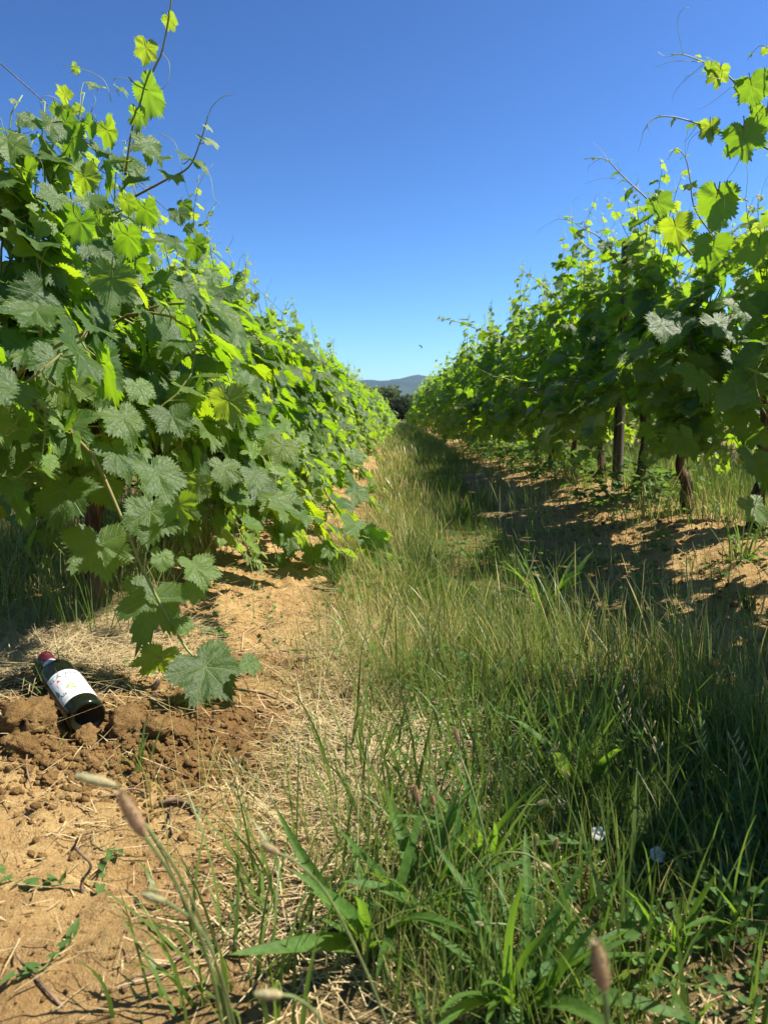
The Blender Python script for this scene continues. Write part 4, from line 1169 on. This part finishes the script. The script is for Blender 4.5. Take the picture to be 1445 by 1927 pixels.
# shaded grass round the vines and in the next tracks
grass(9000, -1.9, -0.72, 1.75, 4.2, (0.08, 0.28), (0.0016, 0.0034), (0.35, 1.0), 0.4, 4, None, 0.6)
grass(3600, -1.2, -0.74, 2.4, 6, (0.08, 0.24), (0.002, 0.005), (0.4, 1.0), 0.4, 4)
grass(5200, -4.2, -1.3, 2.5, 12, (0.12, 0.30), (0.004, 0.009), (0.2, 0.85), 0.35, 3)
grass(2200, 1.30, 1.8, 2.6, 7.5, (0.06, 0.22), (0.002, 0.005), (0.3, 0.95), 0.5, 4, None, 1.0)
grass(2600, 0.75, 1.5, 5.5, 14, (0.06, 0.2), (0.003, 0.007), (0.15, 0.7), 0.4, 3, None, 0.8)
grass(15000, 1.75, 3.6, 2.6, 12, (0.12, 0.32), (0.004, 0.009), (0.25, 0.7), 0.35, 3)
grass(1500, 0.65, 1.35, 1.4, 5.5, (0.04, 0.18), (0.0018, 0.004), (0.2, 0.8), 0.4, 4, None, 1.0)
def tuft(px, py, n, h, w, tint, spread, rad=0.03):
    g = G(px, py)
    x, y = g.x + rng.normal(0, rad, n), g.y + rng.normal(0, rad, n)
    gr.add(x, y, ground_z(x, y) - .003, rng.uniform(*h, n), rng.uniform(*w, n), np.abs(rng.normal(.1, spread * .7, n)), np.arctan2(y - g.y, x - g.x) + rng.normal(0, .5, n), np.abs(rng.normal(.5, spread, n)), rng.uniform(*tint, n), segs=5, roll=rng.uniform(0, 6.28, n))
tuft(1395, 1065, 34, (.10, .26), (.004, .007), (.3, .6), .45)
tuft(1225, 975, 60, (.12, .30), (.003, .006), (.5, .95), .4, .05)
tuft(1085, 1460, 36, (.12, .28), (.003, .006), (.3, .6), .25)
tuft(430, 1820, 34, (.08, .2), (.003, .006), (.25, .6), .55, .04)
tuft(560, 1700, 40, (.08, .2), (.003, .005), (.2, .55), .55, .04)
tuft(470, 1900, 30, (.06, .18), (.003, .006), (.25, .6), .5, .04)
tuft(265, 1440, 8, (.04, .09), (.004, .007), (.35, .6), .5, .01)
tuft(120, 1300, 8, (.05, .11), (.003, .005), (.2, .5), .4, .015)
tuft(1350, 1880, 30, (.06, .16), (.004, .008), (.2, .5), .4, .06)
tuft(1420, 1500, 40, (.12, .3), (.003, .006), (.1, .5), .3, .06)
for k in range(46):
    tuft(random.uniform(640, 1440), random.uniform(1150, 1880), 14, (.07, .22), (.0025, .0055), (.15, .6), .35, .03)
gr.link('grass', M['grass'])

# ------------------------------------------------------------------ small broad-leaved ground cover (clover, speedwell ...)
wl = Acc()
def weedleaves(n, x0, x1, y0, y1, s, zlo, zhi, clump=61):
    x = rng.uniform(x0, x1, n); y = rng.uniform(y0, y1, n)
    keep = fbm(x * 4, y * 4, clump, 3) > 0.46
    x, y = x[keep], y[keep]
    z = ground_z(x, y) + rng.uniform(zlo, zhi, len(x))
    base = np.array([(0, -.5, 0), (.28, -.2, .05), (.34, .1, .08), (.16, .4, .04), (0, .56, -.05), (-.16, .4, .04), (-.34, .1, .08), (-.28, -.2, .05), (0, 0, -.02)])
    nn = len(x)
    nrm = unit(np.stack([rng.normal(0, .45, nn), rng.normal(0, .45, nn), np.ones(nn)], -1))
    Rm = frames(nrm, rng.normal(size=(nn, 3)))
    v = np.einsum('nij,vj->nvi', Rm, base) * (s * rng.uniform(.6, 1.4, nn))[:, None, None] + np.stack([x, y, z], -1)[:, None]
    t = np.array([(8, k, (k + 1) % 8) for k in range(8)])
    wl.add(v.reshape(-1, 3), (t[None] + (np.arange(nn) * 9)[:, None, None]).reshape(-1, 3))
weedleaves(5000, 0.0, 1.0, 0.62, 1.7, 0.013, 0.0, 0.05)
weedleaves(1500, -0.2, 0.9, 1.5, 3.5, 0.022, 0.0, 0.08)
weedleaves(900, -0.95, -0.3, 1.5, 4.5, 0.014, 0.002, 0.03, 91)
weedleaves(4200, 1.05, 1.7, 4.0, 11, 0.045, 0.02, 0.20, 93)
weedleaves(900, 1.0, 1.6, 2.4, 4.2, 0.025, 0.0, 0.08, 94)
weedleaves(1600, -1.5, -0.8, 2.0, 5, 0.03, 0.0, 0.12, 95)
tag(link('ground_cover', wl.mesh('ground_cover', [M['weed']])), kind='stuff')

# ------------------------------------------------------------------ plantain clumps with long ribbed leaves
def lance_leaf(seed, wide=0.16, arch=0.5, nseg=12):
    r = np.random.default_rng(seed)
    t = np.linspace(0, 1, nseg + 1)
    w = wide * np.where(t < .25, 0.22 + (t / .25) ** 1.4 * .5, np.sin(np.clip((1 - t) / .75, 0, 1) * math.pi * .5) ** .75 * .9 + .0)
    w = np.where(t < .25, wide * (.22 + .62 * (t / .25) ** 1.5), w)
    y = np.sin(t * arch * 1.2) / (arch * 1.2) if arch > .05 else t
    z = -(1 - np.cos(t * arch * 1.2)) / (arch * 1.2) * 1.0
    cols = np.array([-1, -.66, -.33, 0, .33, .66, 1.0])
    rib = np.array([.05, -.03, .05, -.06, .05, -.03, .05])
    v = np.stack([cols[None] * w[:, None] + 0.02 * np.sin(t * 5 + seed)[:, None], np.repeat(y[:, None], 7, 1),
                  z[:, None] + (0.30 * np.abs(cols)[None] + rib[None]) * w[:, None] + .10 * w[:, None] * np.sin(t * 11 + seed)[:, None] * np.abs(cols)[None]], -1).reshape(-1, 3)
    q = [(k * 7 + j, k * 7 + j + 1, k * 7 + 8 + j, k * 7 + 7 + j) for k in range(nseg) for j in range(6)]
    return mesh('plantain_leaf', v, None, q, None, [M['plantain']])
LANCE = [lance_leaf(k, wide, arch) for k, (wide, arch) in enumerate([(.050, .5), (.060, .8), (.042, .3), (.056, 1.1), (.046, .65)])]
def clump(px, py, n, L, label, group='plantain clumps in the grass strip', spread=(0.2, 1.0)):
    g = G(px, py)
    root = empty('plantain', g, label, 'plant', group)
    for k in range(n):
        az = random.uniform(0, 6.28); el = math.pi / 2 - random.uniform(*spread)
        d = Vector((math.cos(az) * math.cos(el), math.sin(az) * math.cos(el), math.sin(el)))
        up = Vector((0, 0, 1)) + Vector((random.gauss(0, .3), random.gauss(0, .3), 0)) - d * 0.4
        Rm = frames(np.array([up - d * up.dot(d)]), np.array([d]))[0]
        o = bpy.data.objects.new('leaf', LANCE[k % 5])
        o.parent = root
        o.matrix_local = Matrix.Translation((math.cos(az) * .008, math.sin(az) * .008, -0.004)) @ Matrix(Rm.tolist()).to_4x4() @ Matrix.Scale(random.uniform(*L), 4)
        col.objects.link(o)
clump(800, 1720, 36, (.09, .18), 'large lit plantain clump with long ribbed leaves in the near grass')
clump(970, 1900, 38, (.10, .185), 'plantain clump with broad upright leaves at the bottom of the picture')
clump(700, 1790, 18, (.10, .2), 'plantain clump with a pale leaf pointing down beside the bare soil')
clump(905, 1640, 20, (.10, .18), 'smaller plantain clump behind the large lit clump')
clump(1260, 1790, 12, (.06, .13), 'low dark plantain clump in shade below the white blooms')
clump(1410, 1760, 12, (.08, .14), 'dark plantain clump at the shaded edge of the picture')
clump(1020, 1150, 20, (.14, .26), 'tall dark dock clump standing in the shaded grass', spread=(0.1, .6))
clump(870, 985, 22, (.10, .19), 'dark leafy dock clump further along the shaded grass', spread=(0.1, .6))
clump(1085, 1500, 10, (.12, .2), 'upright broad-bladed clump in the middle of the shaded grass', spread=(0.05, .4))

# flower stalks of plantain: head on a long bare stem
def stalk(pts, rad, head_len, head_r, tint, label, tip=None, group='plantain flower stalks'):
    """pts from the root to the head's base; the head goes on along the last direction"""
    path = smooth_path(pts, 8)
    base = Vector(path[0])
    root = empty('flower_stalk', base, label, 'plant stalk', group)
    tv, tt, tq = tube(path, np.linspace(rad * 1.15, rad, len(path)), 7)
    link('stem', Acc().add(tv, tt, tq).mesh('stem', [M['stalk']], tuple(base)), root)
    d = unit(path[-1] - path[-3]) if tip is None else unit(np.array(tuple(tip)) - path[-1])
    n = 9
    hp = np.array([path[-1] + d * head_len * k / n for k in range(n + 1)])
    head_r = head_r * 0.86
    prof = head_r * np.array([.45, .8, .97, 1, 1, .98, .93, .82, .6, .2])
    a = Acc()
    tv, tt, tq = tube(hp, prof * 0.85, 10)
    a.add(tv, tt, tq, np.concatenate([np.repeat(np.linspace(tint[0], tint[1], n + 1), 10), tint]))
    # bracts: little scales all round
    u = unit(np.cross(d, [.3, .2, .9])); w = np.cross(d, u)
    cnt = 260
    for k in range(cnt):
        f = (k + .5) / cnt; an = k * 2.4
        r_ = np.interp(f, np.linspace(0, 1, n + 1), prof)
        o = np.cos(an) * u + np.sin(an) * w; s = np.cross(d, o)
        c = path[-1] + d * head_len * f + o * r_ * .78
        e = head_r * rng.uniform(.28, .5)
        if k % 2 == 0:
            b_ = unit(o + d * .8 + rng.normal(size=3) * .3) * head_r * rng.uniform(.5, 1.0)
            a.add([c + o * e * .3 - s * .00012, c + o * e * .3 + s * .00012, c + o * e * .3 + b_], [(0, 1, 2)], None, tint[1])
        a.add([c - s * e * .5, c + s * e * .5, c + d * e * 1.5 + o * e * .75], [(0, 1, 2)], None, np.clip(np.interp(f, [0, 1], tint) + rng.normal(0, .12), 0, 1))
    link('seed_head', a.mesh('seed_head', [M['seed']], tuple(base)), root)

stalk([P(425, 1960, .45), P(390, 1800, .42), P(330, 1660, .395), P(272, 1572, .38)], .0010, .026, .0047, (0, .35), 'out-of-focus brown fuzzy seed head leaning over the bare soil', P(214, 1470, .375), 'plantain flower stalks close to the camera')
stalk([P(440, 1960, .50), P(400, 1790, .46), P(340, 1650, .43), P(280, 1560, .42), P(232, 1500, .41), P(218, 1478, .405)], .0009, .021, .0034, (.7, 1), 'out-of-focus pale green seed head drooping at the tip of a leaning stem', P(146, 1460, .40), 'plantain flower stalks close to the camera')
stalk([P(455, 1990, .5), P(420, 1850, .46), P(375, 1745, .44), P(310, 1695, .43)], .0009, .013, .0036, (.8, 1), 'blurred pale bud nodding over the pale soil', P(266, 1680, .425), 'plantain flower stalks close to the camera')
stalk([P(740, 1960, .56), P(690, 1830, .54), P(620, 1690, .52), P(560, 1625, .50), P(525, 1606, .495)], .0009, .014, .0034, (.5, .8), 'pale seed head on a long stem leaning across the near grass', P(484, 1582, .49), 'plantain flower stalks close to the camera')
stalk([P(630, 1990, .42), P(600, 1915, .41), P(560, 1880, .40), P(530, 1872, .395)], .0009, .014, .0034, (.7, .95), 'blurred pale bud nodding at the bottom edge above the grass', P(482, 1870, .39), 'plantain flower stalks close to the camera')
stalk([P(1150, 2010, .36), P(1143, 1930, .35), P(1136, 1862, .345)], .0012, .025, .0047, (0, .75), 'thick blurred brown seed head standing up at the bottom edge in shade', P(1120, 1765, .34), 'plantain flower stalks close to the camera')
stalk([G(935, 1880), P(930, 1790, .80), P(920, 1620, .80), P(890, 1490, .82), P(865, 1420, .84), P(862, 1396, .84)], .0010, .016, .0033, (.2, .5), 'brown seed head on the tallest stem rising above the ribbed leaves', P(856, 1368, .84))
stalk([G(830, 1720), P(826, 1650, .86), P(815, 1580, .86), P(788, 1512, .86)], .0010, .021, .0045, (0, .3), 'pinkish brown seed head standing among the ribbed leaves', P(778, 1472, .86))
stalk([G(835, 1710), P(828, 1600, .88), P(816, 1515, .88)], .0009, .014, .0036, (.2, .4), 'short brown seed head beside the pinkish one', P(812, 1490, .88))
stalk([G(905, 1800), P(908, 1700, .80), P(912, 1640, .79), P(940, 1608, .78), P(985, 1606, .78), P(1020, 1625, .78)], .0009, .012, .0034, (.6, .9), 'pale bud at the end of a hooked arching stem', P(1045, 1643, .78))
stalk([G(1000, 1800), P(985, 1760, .75), P(960, 1742, .75), P(930, 1738, .74), P(910, 1740, .74)], .0009, .008, .003, (.7, 1), 'small green bud on a low arching stem', P(896, 1738, .74))
stalk([G(940, 1660), P(955, 1545, .95), P(980, 1518, .95), P(1010, 1514, .95)], .0009, .014, .0042, (.7, .9), 'nodding pale bud behind the hooked stem', P(1032, 1506, .95))
stalk([G(1010, 1700), P(1005, 1620, .9), P(1005, 1590, .9)], .0009, .012, .0036, (.6, .9), 'upright green bud beside the nodding pale bud', P(1012, 1566, .9))
stalk([G(1030, 1690), P(1038, 1640, .88), P(1042, 1600, .88)], .0009, .014, .0034, (.3, .6), 'dull brown bud on a thin upright stem in the dim grass', P(1048, 1578, .88))
stalk([G(945, 1700), P(960, 1650, .85), P(990, 1635, .84)], .0009, .010, .003, (.5, .9), 'tiny bud on a bent stem below the hooked stem', P(1010, 1632, .84))

# ------------------------------------------------------------------ wild oat stalks with hanging spikelets
def oat(px, py, tipx, tipy, label, seeds=9, lean=0.0):
    g = G(px, py); d = proj(g)[2]
    tip = P(tipx, tipy, d - 0.03)
    mid = (g + tip) * .5 + Vector((0.01, 0, .01))
    path = smooth_path([g, mid, tip], 7)
    root = empty('grass_stalk', g, label, 'grass stalk', 'tall seeding grass stalks in the track')
    tv, tt, tq = tube(path, np.linspace(.0013, .0006, len(path)), 5)
    link('stem', Acc().add(tv, tt, tq).mesh('stem', [M['stalk']], tuple(g)), root)
    a = Acc()
    for k in range(seeds):
        f = .55 + .45 * k / seeds
        c = np.array([np.interp(f * (len(path) - 1), np.arange(len(path)), path[:, i]) for i in range(3)])
        sg = 1 if k % 2 else -1
        o = c + np.array([sg * random.uniform(.002, .006), random.uniform(-.005, .005), .004])
        e = o + np.array([sg * .004, 0, random.choice([.012, .010, -.012 if lean else .012])])
        tv, tt, tq = tube([c, o, (o + e) / 2, e], [.0003, .0009, .0013, .0001], 4)
        a.add(tv, tt, tq, random.uniform(.5, 1))
    link('spikelets', a.mesh('spikelets', [M['seed']], tuple(g)), root)
oats = [(1155, 1400, 1152, 1176), (1215, 1380, 1180, 1225), (1090, 1420, 1065, 1250), (1130, 1410, 1110, 1170), (1330, 1330, 1345, 1170), (1285, 1330, 1262, 1120), (1390, 1400, 1372, 1200), (1235, 1180, 1208, 1055), (1265, 1210, 1240, 1060), (1010, 1230, 985, 1085), (955, 1260, 930, 1110),
        (1175, 1480, 1160, 1300), (1250, 1560, 1200, 1330), (1310, 1540, 1305, 1350), (1405, 1560, 1370, 1380), (1065, 1560, 1035, 1400), (760, 1250, 740, 1110), (820, 1330, 800, 1180), (540, 1560, 425, 1425), (470, 1640, 432, 1470)]
olab = ['tall green seeding stalk rising in the shaded grass', 'seeding stalk leaning in the shaded grass', 'thin upright seeding stalk in the shaded grass', 'straight seeding stalk in the shaded grass']
for k, (a, b, c, d) in enumerate(oats):
    near = 'bent over the bare soil edge' if k >= 18 else ('at the sunlit edge of the strip' if k >= 16 else ('in front of the white flowers' if k in (11, 12) else ('before the shaded soil bank' if 4 <= k <= 8 else 'in the shaded grass')))
    oat(a, b, c, d, f'thin tall grass stalk with small spikelets {near}', 10, k % 3 == 0)

# ------------------------------------------------------------------ white flowers, bindweed, other weeds
def white_flower(px, py, d, r, label, tilt):
    c = P(px, py, d)
    g = Vector((c.x, c.y + .01, gz(c.x, c.y + .01)))
    root = empty('bindweed_flower', g, label, 'flower', 'white funnel flowers in the grass')
    path = smooth_path([g, (g + c) / 2 + Vector((.008, 0, 0)), c - Vector(tilt).normalized() * r * .8], 5)
    tv, tt, tq = tube(path, .0009, 5)
    link('stem', Acc().add(tv, tt, tq).mesh('stem', [M['stalk']], tuple(g)), root)
    z = Vector(tilt).normalized(); q_ = z.to_track_quat('Z', 'Y').to_matrix()
    n = 30
    rings = [(.06, -.8), (.16, -.45), (.42, -.12), (.8, .03), (1.0, .02)]
    v = [q_ @ Vector((r * a * math.cos(t) * (1 + (.07 * math.cos(5 * t) if a > .7 else 0)), r * a * math.sin(t) * (1 + (.07 * math.cos(5 * t) if a > .7 else 0)), r * (b + .06 * a * math.cos(5 * t)))) + (c - g) for a, b in rings for t in np.linspace(0, 2 * math.pi, n, endpoint=False)]
    q = [(k * n + j, k * n + (j + 1) % n, (k + 1) * n + (j + 1) % n, (k + 1) * n + j) for k in range(4) for j in range(n)]
    link('petals', mesh('petals', [tuple(a) for a in v], None, q, None, [M['white_petal']]), root)
white_flower(1125, 1568, .95, .0085, 'crumpled white flower beside a broad green leaf in dappled light', (-.2, -.8, .5))
white_flower(1236, 1608, .93, .0092, 'ragged white flower lower in the near grass', (.1, -.7, .6))
white_flower(1198, 1278, 1.65, .0105, 'round pale flower deep in shade among tall stalks', (0, -.9, .4))
white_flower(1160, 1290, 1.66, .0085, 'flat pale flower just below the round pale flower', (.1, -.3, .9))
white_flower(830, 1362, 1.40, .005, 'tiny white flower in the dry lit grass', (0, -.7, .6))
white_flower(1388, 1472, 1.15, .006, 'small pale flower half hidden at the shaded edge', (-.3, -.6, .6))

def bindweed(pts, nl, s, label):
    pp = [G(*p) + Vector((0, 0, .004)) for p in pts]
    path = smooth_path(pp, 8)
    root = empty('bindweed', pp[0], label, 'plant', 'bindweed trailing on the soil')
    tv, tt, tq = tube(path, .0010, 5)
    link('stem', Acc().add(tv, tt, tq).mesh('stem', [M['stalk']], tuple(pp[0])), root)
    base = np.array([(0, .05, 0), (.22, -.22, .03), (.30, 0, .07), (.24, .35, .07), (.12, .7, .02), (0, .95, -.05), (-.12, .7, .02), (-.24, .35, .07), (-.30, 0, .07), (-.22, -.22, .03), (0, .4, -.02)])
    me = mesh('bindweed_leaf', base, [(10, k, (k + 1) % 10) for k in range(10)], None, None, [M['weed']])
    for k in range(nl):
        p = path[int(k / nl * (len(path) - 1))]
        nrm = np.array([[random.gauss(0, .35), random.gauss(-.1, .35), 1]]); a = random.uniform(0, 6.28)
        Rm = frames(nrm, np.array([[math.cos(a), math.sin(a), .25]]))[0]
        o = bpy.data.objects.new('leaf', me); o.parent = root
        o.matrix_local = Matrix.Translation(Vector(p) - pp[0] + Vector((0, 0, .006))) @ Matrix(Rm.tolist()).to_4x4() @ Matrix.Scale(s * random.uniform(.7, 1.25), 4)
        col.objects.link(o)
bindweed([(0, 1655), (40, 1670), (90, 1672), (140, 1655)], 9, .022, 'bindweed sprig with a row of rounded leaves on pale soil')
bindweed([(190, 1680), (205, 1640), (235, 1610)], 7, .016, 'small bindweed sprig beside the dead stem stub')
bindweed([(30, 1850), (80, 1830), (130, 1800), (140, 1770)], 7, .016, 'bindweed sprig low on the pale soil below the nodding bud')
bindweed([(380, 1190), (410, 1195), (440, 1190)], 12, .030, 'bright leafy weed growing behind the lowest hanging leaf')
bindweed([(470, 1150), (500, 1158), (520, 1150)], 6, .016, 'small weed on the lit soil past the hanging cane')
bindweed([(1100, 1560), (1140, 1575), (1180, 1582)], 7, .030, 'weed with broad dark leaves beside the crumpled white flower')
bindweed([(1075, 1370), (1095, 1330), (1110, 1290)], 9, .022, 'silvery leafy weed among the tall shaded stalks')

def spiky(px, py, n, L, label):
    g = G(px, py)
    b = Blades()
    x, y = np.zeros(n) + rng.normal(0, .01, n), rng.normal(0, .01, n)
    b.add(x, y, np.zeros(n), rng.uniform(L * .5, L, n), rng.uniform(.003, .006, n), np.abs(rng.normal(.3, .35, n)), rng.uniform(0, 6.28, n), rng.normal(.3, .3, n), rng.uniform(.15, .45, n), segs=4, roll=rng.uniform(0, 6.28, n))
    root = empty('weed', g, label, 'plant')
    me = mesh('weed_leaves', np.concatenate(b.v), None, np.concatenate(b.q), {'tint': np.concatenate(b.a)}, [M['grass']])
    tag(link('leaves', me, root), kind='stuff')
spiky(628, 1098, 90, .10, 'small spiky green weed standing on the soil under the trailing cane')
spiky(1405, 1150, 30, .10, 'small bright weed at the edge of the shaded soil bank')

def yellow_flower(px, py, d):
    c = P(px, py, d); g = Vector((c.x, c.y, gz(c.x, c.y)))
    root = empty('yellow_flower', g, 'tiny yellow flower low in the shaded grass', 'flower')
    tv, tt, tq = tube([g, (g + c) / 2, c], .0008, 5)
    link('stem', Acc().add(tv, tt, tq).mesh('stem', [M['stalk']], tuple(g)), root)
    n = 10
    v = [(0, 0, 0)] + [(.0065 * (1 if k % 2 else .55) * math.cos(k * math.pi / n), -.002 * (k % 2), .0065 * (1 if k % 2 else .55) * math.sin(k * math.pi / n)) for k in range(2 * n)]
    v = [tuple(Vector(a) + (c - g) + Vector((0, -.001, .001))) for a in v]
    link('petals', mesh('petals', v, [(0, 1 + k, 1 + (k + 1) % (2 * n)) for k in range(2 * n)], None, None, [M['yellow_petal']]), root)
yellow_flower(1384, 1695, .85)

# ------------------------------------------------------------------ trees before the hills
def tree(x, y, h, w, seed, label, c1, c2, dens=1.0):
    r = np.random.default_rng(seed)
    root = empty('tree', (x, y, 0), label, 'tree', 'trees beyond the end of the track')
    bark = M['bark']
    a = Acc()
    tv, tt, tq = tube(smooth_path([(0, 0, -.3), (r.normal() * .1, 0, h * .2), (r.normal() * .2, 0, h * .45)], 4), np.linspace(h * .035, h * .018, 9), 8)
    a.add(tv, tt, tq)
    link('trunk', a.mesh('tree_trunk', [bark]), root)
    for k in range(5):
        an = r.uniform(0, 6.28)
        e = np.array([math.cos(an) * w * .32, math.sin(an) * w * .32, h * r.uniform(.55, .8)])
        tv, tt, tq = tube(smooth_path([(0, 0, h * .3), e * .5 + np.array([0, 0, h * .12]), e], 4), np.linspace(h * .014, h * .004, 9), 6)
        link('limb', Acc().add(tv, tt, tq).mesh('tree_limb', [bark]), root)
    cl = []
    for k in range(26):
        u = unit(r.normal(size=3)); q_ = r.random() ** .4
        cl.append((u * q_ * np.array([w * .42, w * .42, h * .34]) + np.array([0, 0, h * .60]), r.uniform(.13, .24) * w))
    n = int(5200 * dens)
    ci = r.integers(0, len(cl), n)
    cen = np.array([c[0] for c in cl])[ci]; rad = np.array([c[1] for c in cl])[ci]
    p = cen + unit(r.normal(size=(n, 3))) * (rad * r.random(n) ** .45)[:, None] * np.array([1, 1, .75])
    p = p[p[:, 2] > h * .08]
    n = len(p)
    Rm = frames(unit(r.normal(size=(n, 3)) + np.array([0, 0, .5])), r.normal(size=(n, 3)))
    base = np.array([(-.5, -.1, 0), (0, -.6, .05), (.5, 0, 0), (.1, .6, -.05)])
    v = np.einsum('nij,vj->nvi', Rm, base) * (w * .055 * r.uniform(.6, 1.4, n))[:, None, None] + p[:, None]
    m = mat_plain('tree leaves', c1, c2, .9, .7, .2, .05, .2, trans=(c2, .3))
    o = link('crown', mesh('tree_crown', v.reshape(-1, 3), None, np.arange(n * 4).reshape(-1, 4), None, [m], False), root)
    tag(o, kind='stuff')
def at(px, d): return (px - VPX) / FPX * d
tree(at(715, 120), 120, 5.0, 7.5, 1, 'olive green round tree standing below the blue hills', (.07, .10, .03), (.14, .17, .055))
tree(at(745, 132), 132, 3.9, 6.0, 2, 'dark green bushy tree beside the olive green tree', (.025, .045, .016), (.06, .085, .03))
tree(at(775, 140), 140, 4.3, 6.0, 3, 'mid green tree closing the end of the track', (.05, .08, .025), (.11, .14, .045))
tree(at(750, 52), 52, 1.5, 3.0, 7, 'low blackish bush at the end of the grass strip', (.014, .022, .010), (.035, .05, .02))
tree(at(675, 150), 150, 6.5, 8.5, 4, 'tall tree mostly hidden behind the sunlit row', (.05, .075, .025), (.10, .13, .045))
tree(at(812, 150), 150, 5.4, 8.0, 5, 'tree mostly hidden behind the shaded row', (.05, .075, .025), (.10, .13, .045))
# the woods that go on to either side, one mass
def woods():
    r = np.random.default_rng(5)
    n = 26000
    x = np.concatenate([r.uniform(-260, -12, n // 2), r.uniform(14, 260, n // 2)]); y = 170 + r.normal(0, 8, n)
    top = 4.5 + 3.5 * fbm(x / 9, y / 9, 4, 3)
    p = np.stack([x, y, top * r.random(n) ** .6], -1)
    Rm = frames(unit(r.normal(size=(n, 3))), r.normal(size=(n, 3)))
    base = np.array([(-.5, -.1, 0), (0, -.6, .05), (.5, 0, 0), (.1, .6, -.05)])
    v = np.einsum('nij,vj->nvi', Rm, base) * r.uniform(.6, 1.3, n)[:, None, None] + p[:, None]
    m = mat_plain('woods leaves', (.04, .065, .022), (.09, .12, .04), .5, .7, .2, .05, .2)
    tag(link('woodland', mesh('woodland', v.reshape(-1, 3), None, np.arange(n * 4).reshape(-1, 4), None, [m], False)), kind='stuff')
woods()

# ------------------------------------------------------------------ the insect hovering in the sky
def insect():
    c = P(793, 653, 3.0)
    dark = mat_plain('insect body', (.015, .013, .012), (.04, .035, .03), 300, .5)
    wing = mat_plain('insect wing', (.22, .22, .24), (.3, .3, .32), 300, .4, trans=((.4, .4, .42), .5))
    root = empty('flying_insect', c, 'tiny dark insect hovering in the sky above the hills', 'insect')
    tv, tt, tq = tube([(-.002, 0, .005), (.0005, 0, .0035), (.001, 0, 0), (0, 0, -.004), (-.002, 0, -.008)], [.0008, .002, .0022, .0016, .0004], 8)
    link('body', Acc().add(tv, tt, tq).mesh('insect_body', [dark]), root)
    for sg in (-1, 1):
        v = [(0, 0, .002), (-.004, sg * .003, .007), (-.010, sg * .005, .009), (-.011, sg * .004, .006), (-.006, sg * .002, .002)]
        link('wing', mesh('insect_wing', v, [(0, 1, 4), (1, 3, 4), (1, 2, 3)], None, None, [wing]), root)
insect()
